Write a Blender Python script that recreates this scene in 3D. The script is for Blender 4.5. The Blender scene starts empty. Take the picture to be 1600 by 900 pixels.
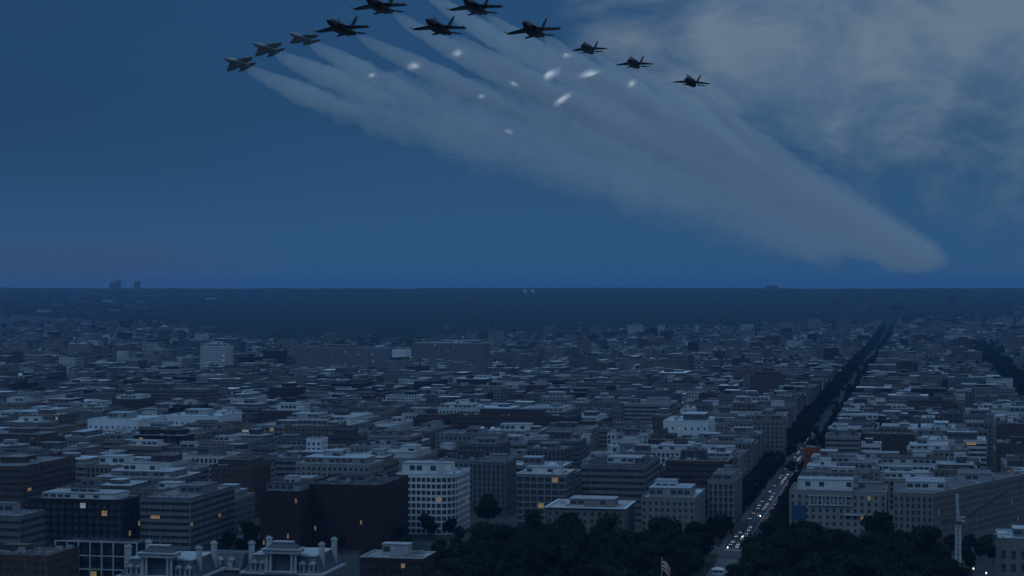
import bpy, bmesh, math, random
import numpy as np
from mathutils import Vector, Matrix
R = math.radians
rng = random.Random(11)
nr = np.random.default_rng(7)
scn = bpy.context.scene
C = scn.collection

# ------------------------------------------------------------------ camera
CAMZ, F = 150.0, 3000.0            # camera height (m), focal length in photo pixels
cd = bpy.data.cameras.new('camera'); cam = bpy.data.objects.new('camera', cd); C.objects.link(cam)
cam.location = (0, 0, CAMZ); cam.rotation_euler = (R(90), 0, 0)
cd.sensor_width = 36; cd.lens = 36 * F / 1600; cd.clip_start = 1; cd.clip_end = 120000
scn.camera = cam

# ------------------------------------------------------------------ world: dusk sky
world = bpy.data.worlds.new('World'); scn.world = world; world.use_nodes = True
def build_world():
    nt = world.node_tree; N = nt.nodes; L = nt.links; N.clear()
    def nd(t, **k):
        n = N.new(t)
        for a, b in k.items(): setattr(n, a, b)
        return n
    def mth(op, a, b=None, c=None, clamp=False):
        n = nd('ShaderNodeMath', operation=op, use_clamp=clamp)
        for i, v in enumerate((a, b, c)):
            if v is None: continue
            if isinstance(v, (int, float)): n.inputs[i].default_value = v
            else: L.new(v, n.inputs[i])
        return n.outputs[0]
    def mix(fac, a, b, mode='MIX'):
        n = nd('ShaderNodeMixRGB', blend_type=mode)
        for i, v in enumerate((fac, a, b)):
            if isinstance(v, (int, float)): n.inputs[i].default_value = v
            elif isinstance(v, tuple): n.inputs[i].default_value = (*v, 1)
            else: L.new(v, n.inputs[i])
        return n.outputs[0]
    def ss(v, a, b):
        n = nd('ShaderNodeMapRange', interpolation_type='SMOOTHSTEP')
        L.new(v, n.inputs[0]); n.inputs[1].default_value = a; n.inputs[2].default_value = b
        n.inputs[3].default_value = 0; n.inputs[4].default_value = 1
        return n.outputs[0]
    tc = nd('ShaderNodeTexCoord'); sep = nd('ShaderNodeSeparateXYZ'); L.new(tc.outputs['Generated'], sep.inputs[0])
    x, y, z = sep.outputs
    sky = nd('ShaderNodeTexSky', sky_type='NISHITA', sun_disc=False, sun_elevation=R(4), sun_rotation=R(-118),
             altitude=100, air_density=1.0, dust_density=1.2, ozone_density=4.0)
    def noise(scale, vec_scale, loc, detail=6, rough=.55, dist=0.0):
        mp = nd('ShaderNodeMapping'); L.new(tc.outputs['Generated'], mp.inputs[0])
        mp.inputs['Scale'].default_value = vec_scale; mp.inputs['Location'].default_value = loc
        n = nd('ShaderNodeTexNoise'); L.new(mp.outputs[0], n.inputs[0])
        n.inputs['Scale'].default_value = scale; n.inputs['Detail'].default_value = detail
        n.inputs['Roughness'].default_value = rough; n.inputs['Distortion'].default_value = dist
        return n.outputs[0]
    # overcast dusk: deep blue low down, brighter towards the zenith
    zc = mth('MAXIMUM', z, 0.0)
    low = mix(ss(zc, 0.0, .11), (.031, .104, .222), (.021, .073, .170))
    base = mix(ss(zc, .13, .75), low, (.168, .372, .74))
    # a darker storm bank to the left, in soft layered bands
    n0 = noise(3.0, (1, 1, 5), (3.1, .2, .7), 4, .5, .3)
    bank = mth('MULTIPLY', ss(mth('ADD', mth('MULTIPLY', x, -1.0), mth('MULTIPLY', mth('SUBTRACT', n0, .5), .35)), -.10, .30),
               ss(zc, .01, .09))
    base = mix(mth('MULTIPLY', bank, .55), base, (.0135, .046, .112))
    # rose light under the bank at the left horizon
    glow = mth('MULTIPLY', ss(mth('MULTIPLY', x, -1.0), .11, .22), mth('SUBTRACT', 1.0, ss(mth('ABSOLUTE', mth('SUBTRACT', z, .012)), .002, .020)))
    base = mix(mth('MULTIPLY', glow, .55), base, (.060, .068, .140))
    # torn grey cloud, thickening to the right
    n1 = noise(5.2, (1, 1, 2.0), (15.5, 9.1, 1.1), 7, .56, .5)
    n2 = noise(15.0, (1, 1, 1.9), (.3, .9, 4.1), 6, .6, .4)
    tex = mth('ADD', mth('MULTIPLY', n1, .72), mth('MULTIPLY', n2, .28))
    amt = mth('ADD', mth('MULTIPLY', ss(x, -.02, .14), .27), mth('MULTIPLY', ss(z, .02, .13), .19))
    m = ss(mth('ADD', tex, amt), .74, .97)
    ccol = mix(ss(n2, .35, .65), (.105, .175, .265), (.185, .245, .305))
    base = mix(mth('MULTIPLY', mth('MULTIPLY', m, ss(z, .0, .06)), .80), base, ccol)
    out = mix(.12, base, mix(1.0, mix(1.0, sky.outputs[0], (.085, .085, .085), 'MULTIPLY'), (.26, .58, 1.15), 'MULTIPLY'))
    bg = nd('ShaderNodeBackground'); L.new(out, bg.inputs[0]); bg.inputs[1].default_value = 1.0
    o = nd('ShaderNodeOutputWorld'); L.new(bg.outputs[0], o.inputs[0])
build_world()

# ------------------------------------------------------------------ weak overcast sun (low in the west, left)
sd = bpy.data.lights.new('sun', 'SUN'); sd.energy = 0.5; sd.angle = R(25); sd.color = (.55, .80, 1.0)
sun = bpy.data.objects.new('sun', sd); C.objects.link(sun)
sun.rotation_euler = (R(38), 0, R(-62)); sun.location = (0, 0, 900)

vs = scn.view_settings
vs.view_transform = 'Standard'; vs.look = 'None'; vs.exposure = 0.0; vs.gamma = 1.0; vs.use_curve_mapping = False
scn.render.engine = 'CYCLES'
cy = scn.cycles
cy.use_denoising = True
cy.max_bounces = 16; cy.diffuse_bounces = 2; cy.glossy_bounces = 2; cy.transmission_bounces = 2; cy.volume_bounces = 14
cy.transparent_max_bounces = 160; cy.caustics_reflective = False; cy.caustics_refractive = False
cy.use_fast_gi = False

# ------------------------------------------------------------------ helpers
def tag(o, label=None, cat=None, group=None, kind=None):
    if label: o['label'] = label
    if cat: o['category'] = cat
    if group: o['group'] = group
    if kind: o['kind'] = kind
    return o
def empty(name, loc=(0, 0, 0), rz=0.0):
    o = bpy.data.objects.new(name, None); C.objects.link(o); o.location = loc; o.rotation_euler = (0, 0, rz)
    o.empty_display_size = .5
    return o
class MB:
    """collects quads / polygons; build() links them as one mesh object"""
    def __init__(s): s.v = []; s.f = []
    def quad(s, a, b, c, d):
        n = len(s.v); s.v += [a, b, c, d]; s.f.append((n, n+1, n+2, n+3))
    def poly(s, pts):
        n = len(s.v); s.v += list(pts); s.f.append(tuple(range(n, n+len(pts))))
    def box(s, x0, x1, y0, y1, z0, z1, bottom=True):
        n = len(s.v)
        s.v += [(x0,y0,z0),(x1,y0,z0),(x1,y1,z0),(x0,y1,z0),(x0,y0,z1),(x1,y0,z1),(x1,y1,z1),(x0,y1,z1)]
        s.f += [(n+4,n+5,n+6,n+7),(n,n+1,n+5,n+4),(n+1,n+2,n+6,n+5),(n+2,n+3,n+7,n+6),(n+3,n,n+4,n+7)]
        if bottom: s.f.append((n+3,n+2,n+1,n))
    def frus(s, b, t, z0, z1, cap=True):
        n = len(s.v); k = len(b)
        s.v += [(p[0],p[1],z0) for p in b] + [(p[0],p[1],z1) for p in t]
        for i in range(k):
            j = (i+1) % k; s.f.append((n+i, n+j, n+k+j, n+k+i))
        if cap: s.f.append(tuple(n+k+i for i in range(k)))
    def tube(s, a, b, r0, r1=None, k=6, cap=True):
        a = Vector(a); b = Vector(b); r1 = r0 if r1 is None else r1
        d = (b-a).normalized(); u = d.orthogonal().normalized(); w = d.cross(u); n = len(s.v)
        for p, r in ((a, r0), (b, r1)):
            for i in range(k):
                t = 2*math.pi*i/k; s.v.append(tuple(p + u*(r*math.cos(t)) + w*(r*math.sin(t))))
        for i in range(k):
            j = (i+1) % k; s.f.append((n+i, n+j, n+k+j, n+k+i))
        if cap: s.f += [tuple(n+k-1-i for i in range(k)), tuple(n+k+i for i in range(k))]
    def rings(s, rings, cap=True):
        n = len(s.v); k = len(rings[0])
        for r in rings: s.v += [tuple(p) for p in r]
        for a in range(len(rings)-1):
            for i in range(k):
                j = (i+1) % k; o = n+a*k; s.f.append((o+i, o+j, o+k+j, o+k+i))
        if cap:
            s.f.append(tuple(n+k-1-i for i in range(k))); o = n+(len(rings)-1)*k; s.f.append(tuple(o+i for i in range(k)))
    def mesh(s, name, mat, smooth=False):
        me = bpy.data.meshes.new(name); me.from_pydata(s.v, [], s.f); me.materials.append(mat)
        if smooth: me.polygons.foreach_set('use_smooth', [True]*len(me.polygons))
        return me
    def build(s, name, mat, parent=None, smooth=False):
        if not s.f: return None
        return link(name, s.mesh(name, mat, smooth), parent)
def outward(me):
    bm = bmesh.new(); bm.from_mesh(me); bmesh.ops.recalc_face_normals(bm, faces=bm.faces); bm.to_mesh(me); bm.free()
def link(name, me, parent=None, loc=None, rz=None):
    o = bpy.data.objects.new(name, me); C.objects.link(o)
    if parent is not None: o.parent = parent
    if loc is not None: o.location = loc
    if rz is not None: o.rotation_euler = (0, 0, rz)
    return o
def np_mesh(name, V, Fq, mat, col=None, smooth=False):
    """V (n,3), Fq (m,k) arrays"""
    me = bpy.data.meshes.new(name); V = np.asarray(V, np.float32); Fq = np.asarray(Fq, np.int32)
    k = Fq.shape[1]
    me.vertices.add(len(V)); me.vertices.foreach_set('co', V.ravel())
    me.loops.add(Fq.size); me.loops.foreach_set('vertex_index', Fq.ravel())
    me.polygons.add(len(Fq)); me.polygons.foreach_set('loop_start', np.arange(0, Fq.size, k, dtype=np.int32))
    me.polygons.foreach_set('use_smooth', np.full(len(Fq), bool(smooth)))
    me.update(calc_edges=True)
    if col is not None:
        at = me.attributes.new('tint', 'FLOAT_COLOR', 'FACE')
        c4 = np.ones((len(Fq), 4), np.float32); c4[:, :3] = col; at.data.foreach_set('color', c4.ravel())
    me.materials.append(mat)
    return me
# smooth value noise, numpy
_G = nr.random((256, 256)).astype(np.float32)
def vnoise(x, y):
    x = np.asarray(x, float); y = np.asarray(y, float)
    xi = np.floor(x).astype(int); yi = np.floor(y).astype(int); fx = x-xi; fy = y-yi
    fx = fx*fx*(3-2*fx); fy = fy*fy*(3-2*fy)
    g = lambda a, b: _G[a & 255, b & 255]
    return (g(xi,yi)*(1-fx)+g(xi+1,yi)*fx)*(1-fy)+(g(xi,yi+1)*(1-fx)+g(xi+1,yi+1)*fx)*fy
def fbm(x, y, o=4):
    s = 0; a = .5
    for i in range(o): s = s + a*(vnoise(x*2**i+i*17.3, y*2**i+i*9.1)-.5); a *= .55
    return s
def sst(v, a, b):
    t = np.clip((np.asarray(v, float)-a)/(b-a), 0, 1); return t*t*(3-2*t)
ORD = 'first second third fourth fifth sixth seventh eighth ninth tenth eleventh twelfth thirteenth fourteenth fifteenth sixteenth seventeenth eighteenth nineteenth twentieth'.split()
ORD += ['twenty-'+o for o in ORD[:9]] + ['thirtieth'] + ['thirty-'+o for o in ORD[:9]] + ['fortieth'] + ['forty-'+o for o in ORD[:9]]

# ------------------------------------------------------------------ materials
def mat_basic(name, col, rough=.85, noise=.25, scale=.25, metal=0.0, bump=0.0, spec=.3, streak=False, rand=0.0):
    m = bpy.data.materials.new(name); m.use_nodes = True; nt = m.node_tree; N = nt.nodes; L = nt.links
    b = N['Principled BSDF']; b.inputs['Roughness'].default_value = rough; b.inputs['Metallic'].default_value = metal
    b.inputs['Specular IOR Level'].default_value = spec
    tc = N.new('ShaderNodeTexCoord'); mp = N.new('ShaderNodeMapping'); L.new(tc.outputs['Object'], mp.inputs[0])
    mp.inputs['Scale'].default_value = (1, 1, .15 if streak else 1)
    n = N.new('ShaderNodeTexNoise'); L.new(mp.outputs[0], n.inputs[0])
    n.inputs['Scale'].default_value = scale; n.inputs['Detail'].default_value = 5; n.inputs['Roughness'].default_value = .6
    mr = N.new('ShaderNodeMapRange'); L.new(n.outputs[0], mr.inputs[0])
    mr.inputs[1].default_value = .3; mr.inputs[2].default_value = .7; mr.inputs[3].default_value = 1-noise; mr.inputs[4].default_value = 1+noise
    fac = mr.outputs[0]
    if rand:
        oi = N.new('ShaderNodeObjectInfo'); r2 = N.new('ShaderNodeMapRange'); L.new(oi.outputs['Random'], r2.inputs[0])
        r2.inputs[3].default_value = 1-rand; r2.inputs[4].default_value = 1+rand
        mu = N.new('ShaderNodeMath'); mu.operation = 'MULTIPLY'; L.new(fac, mu.inputs[0]); L.new(r2.outputs[0], mu.inputs[1]); fac = mu.outputs[0]
    v = N.new('ShaderNodeVectorMath'); v.operation = 'SCALE'; v.inputs[0].default_value = col; L.new(fac, v.inputs['Scale'])
    L.new(v.outputs[0], b.inputs['Base Color'])
    if bump:
        bp = N.new('ShaderNodeBump'); bp.inputs['Strength'].default_value = bump; bp.inputs['Distance'].default_value = .05
        L.new(n.outputs[0], bp.inputs['Height']); L.new(bp.outputs[0], b.inputs['Normal'])
    return m
def mat_emit(name, col, strength):
    m = bpy.data.materials.new(name); m.use_nodes = True
    b = m.node_tree.nodes['Principled BSDF']; b.inputs['Base Color'].default_value = (.1, .1, .1, 1)
    b.inputs['Emission Color'].default_value = (*col, 1); b.inputs['Emission Strength'].default_value = strength
    return m
WALL = {
 'pale stone': mat_basic('stone_pale', (.27, .26, .24), .9, .18, .3, streak=True, rand=.15),
 'grey concrete': mat_basic('concrete_grey', (.18, .185, .19), .9, .2, .3, streak=True, rand=.2),
 'tan': mat_basic('brick_tan', (.19, .16, .13), .92, .2, .4, streak=True, rand=.2),
 'brown brick': mat_basic('brick_brown', (.10, .07, .058), .93, .25, .5, streak=True, rand=.2),
 'dark red brick': mat_basic('brick_red', (.050, .026, .024), .93, .25, .5, streak=True, rand=.15),
 'white': mat_basic('panel_white', (.60, .60, .59), .8, .12, .2, streak=True, rand=.1),
 'dark glass': mat_basic('metal_dark', (.022, .023, .026), .5, .2, .3, rand=.2),
 'bright white': mat_basic('panel_bright', (.76, .77, .78), .75, .1, .2, streak=True),
 'orange glow': mat_basic('glow_orange', (.30, .07, .03), .9, .2, .5),  # orange-red glow by the avenue, put into the wall colour
 'buff': mat_basic('stone_buff', (.23, .205, .18), .9, .18, .3, streak=True, rand=.15),
}
ROOF = [mat_basic('roof_gravel', (.17, .17, .175), .95, .3, .12, rand=.3), mat_basic('roof_bitumen', (.06, .06, .065), .95, .35, .12, rand=.3),
        mat_basic('roof_membrane', (.36, .37, .38), .9, .22, .12, rand=.2), mat_basic('roof_pale_metal', (.44, .50, .52), .6, .2, .15, rand=.2),
        mat_basic('roof_brown', (.12, .10, .09), .95, .3, .12, rand=.3)]
M_white = mat_basic('paint_white', (.72, .73, .73), .7, .1, .3)
M_plant = mat_basic('plant_metal', (.27, .28, .29), .6, .25, .4, rand=.4)
M_plantd = mat_basic('plant_dark', (.10, .10, .105), .7, .3, .4, rand=.3)
M_louv = mat_basic('louvre_dark', (.06, .06, .065), .7, .2, 1)
M_slate = mat_basic('slate', (.09, .105, .12), .7, .25, .5)
M_trim = mat_basic('trim_pale', (.46, .47, .47), .8, .15, .4)
def mat_glass():
    m = mat_basic('window_glass', (.065, .07, .078), .2, .5, .25, spec=.6); return m
M_glass = mat_glass()
M_lit = mat_emit('window_lit_warm', (1.0, .66, .30), .17)
M_litw = mat_emit('window_lit_white', (.85, .92, 1.0), .20)
M_asph = mat_basic('asphalt', (.085, .086, .088), .9, .25, .08)
M_pave = mat_basic('pavement_concrete', (.17, .17, .165), .92, .2, .1)
M_mark = mat_basic('road_paint', (.62, .62, .60), .8, .15, 1)
M_grass = mat_basic('lawn_grass', (.035, .05, .022), .95, .35, .05)
M_leaf = mat_basic('foliage', (.017, .027, .014), .95, .35, .35, rand=.35, spec=.05)
M_bark = mat_basic('bark', (.06, .048, .038), .95, .3, 1)
M_car = [mat_basic('car_paint_'+n, c, .35, .05, .5, spec=.5) for n, c in
         (('white', (.7, .7, .7)), ('black', (.02, .02, .022)), ('silver', (.38, .39, .4)), ('red', (.25, .02, .02)), ('blue', (.03, .06, .16)))]
M_rub = mat_basic('tyre_rubber', (.02, .02, .02), .9, .1, 1)
M_head = mat_emit('headlight_glow', (1.0, .93, .80), 2.6)
M_tail = mat_emit('taillight_glow', (1.0, .10, .05), 2.6)
M_lamp = mat_emit('street_lamp_glow', (1.0, .88, .68), 2.6)
M_pole = mat_basic('pole_metal', (.12, .13, .13), .6, .2, 1)

# ------------------------------------------------------------------ town grid: s runs up the avenue, t to its right
TH = math.atan(.212); U = (math.sin(TH), math.cos(TH)); W = (math.cos(TH), -math.sin(TH)); OX, OY = 110.0, 1000.0
ROT = -TH
def st2xy(s, t): return (OX+U[0]*s+W[0]*t, OY+U[1]*s+W[1]*t)
def xy2st(x, y): return ((x-OX)*U[0]+(y-OY)*U[1], (x-OX)*W[0]+(y-OY)*W[1])
def at(px, py, z):
    """point of the level z that the lens sees at photo pixel (px, py)"""
    d = (CAMZ-z)*F/(py-450.0); return ((px-800.0)*d/F, d, z)
def proj(x, y, z): return (800+F*x/y, 450-F*(z-CAMZ)/y)
def terr(x, y):
    x = np.asarray(x, float); y = np.asarray(y, float)
    return sst(y, 4300, 15500)*(128+34*fbm(x/2600+3, y/3000, 3)) + sst(y, 3500, 6000)*10*fbm(x/700, y/700, 3)

# ground: one sheet to and past the horizon
def ground():
    ys = np.concatenate([np.linspace(-3500, 3500, 24), np.linspace(3600, 9000, 60), np.linspace(9100, 18000, 70), np.linspace(18500, 30000, 14)])
    us = np.linspace(-1, 1, 121); us = np.sign(us)*np.abs(us)**1.6
    X, Y = np.meshgrid(us*24000, ys); Z = terr(X, Y)
    V = np.stack([X, Y, Z], -1).reshape(-1, 3); nx = len(us); ny = len(ys)
    i = (np.arange(ny-1)[:, None]*nx+np.arange(nx-1)[None]).ravel()
    o = link('ground', np_mesh('ground', V, np.stack([i, i+1, i+nx+1, i+nx], 1), mat_basic('ground_mixed', (.048, .052, .045), .95, .35, .01), smooth=True))
    tag(o, kind='structure')
ground()
def strip(name, s0, s1, t0, t1, z0, z1, mat):
    mb = MB()
    if z1-z0 > .05: mb.box(t0, t1, s0, s1, z0, z1, False)
    else: mb.quad((t0, s0, z1), (t1, s0, z1), (t1, s1, z1), (t0, s1, z1))
    o = mb.build(name, mat); o.location = (OX, OY, 0); o.rotation_euler = (0, 0, ROT); tag(o, kind='structure'); return o
strip('park_lawn', -300, 82, -165, 128, 0, .008, M_grass)
strip('avenue_road', 60, 5200, -10, 10, 0, .016, M_asph)
strip('pavement_left', 104, 4200, -25, -10.1, 0, .14, M_pave)
strip('pavement_right', 104, 4200, 10.1, 25, 0, .14, M_pave)
strip('park_path', -300, 60, -9, 9, 0, .016, M_pave)
strip('cross_street', 84, 103, -420, 330, 0, .012, M_asph)
mb = MB()
for k in range(70):
    for t in (-5.0, 0.12, -.22, 4.9):
        s = 106+k*9
        mb.quad((t, s, .022), (t+.16, s, .022), (t+.16, s+(3 if abs(t) > 1 else 8.9), .022), (t, s+(3 if abs(t) > 1 else 8.9), .022))
for t in np.arange(-9.5, 9.5, 1.0): mb.quad((t, 99, .022), (t+.5, 99, .022), (t+.5, 102.5, .022), (t, 102.5, .022))
o = mb.build('road_markings', M_mark); o.location = (OX, OY, 0); o.rotation_euler = (0, 0, ROT); tag(o, kind='structure')

# ------------------------------------------------------------------ buildings
def offset_poly(P, d):
    """inset a convex CCW polygon by d"""
    n = len(P); out = []
    for i in range(n):
        a, b, c = P[i-1], P[i], P[(i+1) % n]
        e1 = Vector((b[0]-a[0], b[1]-a[1])).normalized(); e2 = Vector((c[0]-b[0], c[1]-b[1])).normalized()
        n1 = Vector((-e1.y, e1.x)); n2 = Vector((-e2.y, e2.x)); m = n1+n2
        k = m.dot(n1); m = m*(d/k) if k > .2 else n1*d
        out.append((b[0]+m.x, b[1]+m.y))
    return out
FOOT = []                 # occupied footprints, as (s0, s1, t0, t1)
SIGHT = []                # (px0, px1, py_top, distance): roofs that must stay in sight
_win_cache = {}
def window_mesh(w, h, mat, kind):
    key = (round(w, 1), round(h, 1), mat.name, kind)
    if key not in _win_cache:
        mb = MB(); w, h = key[0], key[1]
        mb.quad((-w/2, 0, -h/2), (w/2, 0, -h/2), (w/2, 0, h/2), (-w/2, 0, h/2))
        me = mb.mesh('window', mat); me.materials.append(M_pole)
        n = len(mb.v)
        mb.box(-.05, .05, -.06, .0, -h/2, h/2, False); mb.box(-w/2, w/2, -.065, -.005, h*.12, h*.12+.09, False)
        me = bpy.data.meshes.new('window'); me.from_pydata(mb.v, [], mb.f); me.materials.append(mat); me.materials.append(M_pole)
        me.polygons.foreach_set('material_index', [0]+[1]*(len(mb.f)-1))
        _win_cache[key] = me
    return _win_cache[key]
def rect(w, d): return [(-w/2, 0), (w/2, 0), (w/2, d), (-w/2, d)]
def facade(wm, gm, lm, a, b, z0, z1, st, hero, root, r, lit):
    L = math.hypot(b[0]-a[0], b[1]-a[1]); e = ((b[0]-a[0])/L, (b[1]-a[1])/L); n = (e[1], -e[0])
    fh, bw, wf, hf, dep = st['fh'], st['bw'], st['wf'], st['hf'], st.get('dep', .4)
    rows = max(1, int((z1-z0-st.get('top', 1.4))/fh)); cols = max(1, int(round(L/bw)))
    cw = L/cols; ow = cw*wf; oh = fh*hf; zb = z1-st.get('top', 1.4)-rows*fh
    P = lambda u, z, o=0.0: (a[0]+e[0]*u-n[0]*o, a[1]+e[1]*u-n[1]*o, z)
    zprev = z0
    rz = math.atan2(e[1], e[0])
    for k in range(rows):
        q0 = zb+k*fh+(fh-oh)*.45; q1 = q0+oh
        wm.quad(P(0, zprev), P(L, zprev), P(L, q0), P(0, q0)); zprev = q1
        wm.quad(P(0, q0), P(L, q0), P(L, q0, dep), P(0, q0, dep)); wm.quad(P(0, q1, dep), P(L, q1, dep), P(L, q1), P(0, q1))
        up = 0.0
        for j in range(cols):
            u0 = j*cw+(cw-ow)/2; u1 = u0+ow
            wm.quad(P(up, q0), P(u0, q0), P(u0, q1), P(up, q1))
            wm.quad(P(u0, q0), P(u0, q0, dep), P(u0, q1, dep), P(u0, q1)); wm.quad(P(u1, q0, dep), P(u1, q0), P(u1, q1), P(u1, q1, dep))
            up = u1
            isl = r.random() < lit
            if hero:
                o = link('window', window_mesh(ow, oh, (M_lit if r.random() < .8 else M_litw) if isl else M_glass, 0), root)
                c = P((u0+u1)/2, (q0+q1)/2, dep*.85); o.location = c; o.rotation_euler = (0, 0, rz)
            else:
                (lm if isl else gm).quad(P(u0, q0, dep*.9), P(u1, q0, dep*.9), P(u1, q1, dep*.9), P(u0, q1, dep*.9))
        wm.quad(P(up, q0), P(L, q0), P(L, q1), P(up, q1))
    wm.quad(P(0, zprev), P(L, zprev), P(L, z1), P(0, z1))
PUNCH = dict(fh=3.8, bw=3.6, wf=.5, hf=.55); RIBBON = dict(fh=3.9, bw=6.5, wf=.965, hf=.48, dep=.5)
PIER = dict(fh=3.9, bw=3.2, wf=.62, hf=.80, dep=.6); GRID = dict(fh=4.0, bw=4.2, wf=.8, hf=.72, dep=.5)
PLAIN = dict(fh=9.5, bw=5.2, wf=.3, hf=.22, dep=.5)
STYLE_WORD = {id(PUNCH): 'small-windowed', id(RIBBON): 'ribbon-windowed', id(PIER): 'pier-fronted', id(GRID): 'grid-fronted'}
def building(name, label, cat, loc, rz, P, H, wall, roofm, st, group=None, hero=False, lit=.012, ph=None, plant=6, coping=None, seed=0, windows=True, copw=.12):
    r = random.Random(seed*77+5); root = empty(name, (loc[0], loc[1], 0), rz); tag(root, label, cat, group)
    wm, gm, lm = MB(), MB(), MB(); n = len(P); cr, sr = math.cos(rz), math.sin(rz)
    for i in range(n):
        a, b = P[i], P[(i+1) % n]; L = math.hypot(b[0]-a[0], b[1]-a[1])
        nx, ny = (b[1]-a[1])/L, -(b[0]-a[0])/L; wx, wy = nx*cr-ny*sr, nx*sr+ny*cr
        mx, my = (a[0]+b[0])/2, (a[1]+b[1])/2; cx, cyy = loc[0]+mx*cr-my*sr, loc[1]+mx*sr+my*cr
        vis = -(wx*cx+wy*cyy)/math.hypot(cx, cyy)
        if windows and vis > .015 and L > 1.0: facade(wm, gm, lm, a, b, 0, H, st, hero, root, r, lit)
        else: wm.quad((*a, 0), (*b, 0), (*b, H), (*a, H))
    wm.build('wall', WALL[wall], root)
    g = gm.build('window_glazing', M_glass, root)
    if g: g['kind'] = 'stuff'
    g = lm.build('lit_window', M_lit if r.random() < .75 else M_litw, root)
    if g: g['kind'] = 'stuff'
    # parapet with coping, roof deck sunk behind it
    out = offset_poly(P, -copw); inn = offset_poly(P, .4); pm = MB()
    k = len(P); n0 = 0
    pm.v = [(p[0], p[1], H+.002) for p in out]+[(p[0], p[1], H+.32) for p in out]+[(p[0], p[1], H+.32) for p in inn]+[(p[0], p[1], H-.9) for p in inn]
    for i in range(k):
        j = (i+1) % k
        for lv in range(3): pm.f.append((lv*k+i, lv*k+j, lv*k+k+j, lv*k+k+i))
        pm.f.append((i, j, j, i)) if False else None
    for i in range(k):
        j = (i+1) % k; pm.quad((*out[j], H+.002), (*out[i], H+.002), (*P[i], H+.002), (*P[j], H+.002))
    pm.f = [f for f in pm.f if f]
    pm.build('parapet', coping or WALL[wall], root)
    rm = MB(); rm.poly([(p[0], p[1], H-.6) for p in inn]); rm.build('roof', roofm, root)
    # penthouses
    x0 = min(p[0] for p in inn); x1 = max(p[0] for p in inn); y0 = min(p[1] for p in inn); y1 = max(p[1] for p in inn); w, d = x1-x0, y1-y0
    if ph is None:
        ph = []
        if w > 12 and d > 12:
            pw = w*r.uniform(.3, .62); pd = d*r.uniform(.25, .5)
            ph.append((x0+w*r.uniform(.35, .65), y0+d*r.uniform(.45, .65), pw, pd, r.uniform(3.2, 5.8), r.choice(['same', 'plant', 'white', 'dark'])))
            if r.random() < .4:      # set-back attic storey under the plant room
                aw, ad, ah = w*r.uniform(.74, .9), d*r.uniform(.66, .84), r.uniform(3.2, 4.2); q = ph[0]
                ph[0] = (x0+w/2, y0+d/2+.5, aw, ad, ah, r.choice(['same', 'same', 'plant', 'white'])); ph.append((q[0], q[1], q[2]*.7, q[3]*.7, ah+q[4]*.8, q[5]))
            if w > 34 and r.random() < .6: ph.append((x0+w*r.choice([.14, .86]), y0+d*r.uniform(.4, .6), w*.16, d*.28, r.uniform(2.5, 4), r.choice(['same', 'plant'])))
    zr = H-.6
    used = []
    for (cx, cyy, pw, pd, hh, pmn) in ph:
        m = {'same': WALL[wall], 'plant': M_plant, 'white': WALL['white'], 'dark': M_plantd}[pmn]
        b = MB(); b.box(cx-pw/2, cx+pw/2, cyy-pd/2, cyy+pd/2, zr-.05, zr+hh, False); pho = b.build('penthouse', m, root)
        b = MB(); b.box(cx-pw/2-.3, cx+pw/2+.3, cyy-pd/2-.3, cyy+pd/2+.3, zr+hh+.002, zr+hh+.35); b.build('penthouse_roof', roofm if pmn != 'white' else ROOF[2], pho)
        b = MB(); nl = max(2, int(pw/4)); lw = pw/nl
        for q in range(nl):
            if r.random() < .7: b.box(cx-pw/2+q*lw+.5, cx-pw/2+(q+1)*lw-.5, cyy-pd/2-.12, cyy-pd/2+.1, zr+hh*.35, zr+hh*.8)
        lv = b.build('louvre', M_louv, pho)
        if lv: lv['kind'] = 'stuff'
        used.append((cx-pw/2-1, cx+pw/2+1, cyy-pd/2-1, cyy+pd/2+1))
    # rooftop plant: fans, ducts and cabinets
    b = MB()
    for q in range(plant):
        px, py = r.uniform(x0+1.5, x1-1.5), r.uniform(y0+1.5, y1-1.5)
        if n > 4 and not all(((P[(i+1) % n][0]-P[i][0])*(py-P[i][1])-(P[(i+1) % n][1]-P[i][1])*(px-P[i][0])) > 2 for i in range(n)): continue
        if any(u[0] < px < u[1] and u[2] < py < u[3] for u in used): continue
        k = r.random(); s = r.uniform(.7, 1.6)
        if k < .55: b.box(px-s, px+s, py-s*.7, py+s*.7, zr+.15, zr+.15+s*r.uniform(.7, 1.3))
        elif k < .8: b.tube((px, py, zr), (px, py, zr+1.1), .8, .9, 8)
        elif k < .93: b.box(px-s*2.5, px+s*2.5, py-.4, py+.4, zr+.4, zr+1.1)
        else: b.tube((px, py, zr), (px, py, zr+r.uniform(4, 9)), .10, .05, 4)
    g = b.build('rooftop_plant', M_plant if r.random() < .75 else M_trim, root)
    if g: g['kind'] = 'stuff'
    S = [xy2st(loc[0]+p[0]*cr-p[1]*sr, loc[1]+p[0]*sr+p[1]*cr) for p in P]
    FOOT.append((min(q[0] for q in S), max(q[0] for q in S), min(q[1] for q in S), max(q[1] for q in S)))
    return root
_seed = [0]
def hero(label, px0, px1, py, H, depth, wall, roof, st, name='office_block', cat='building', keep=True, rz=ROT, **k):
    """front wall from px0 to px1, its top seen at photo row py"""
    _seed[0] += 1
    c = at((px0+px1)/2, py, H); w = (px1-px0)*c[1]/F
    if keep: SIGHT.append((px0-4, px1+4, py, c[1]))
    k.setdefault('hero', c[1] < 1330); k.setdefault('plant', 14); k.setdefault('seed', _seed[0])
    return building(name, label, cat, (c[0], c[1]), rz, rect(w, depth), H, wall, ROOF[roof], st, **k), w, c
G1 = 'buildings along the edge of the park'; G2 = 'downtown blocks beyond the park'

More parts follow.
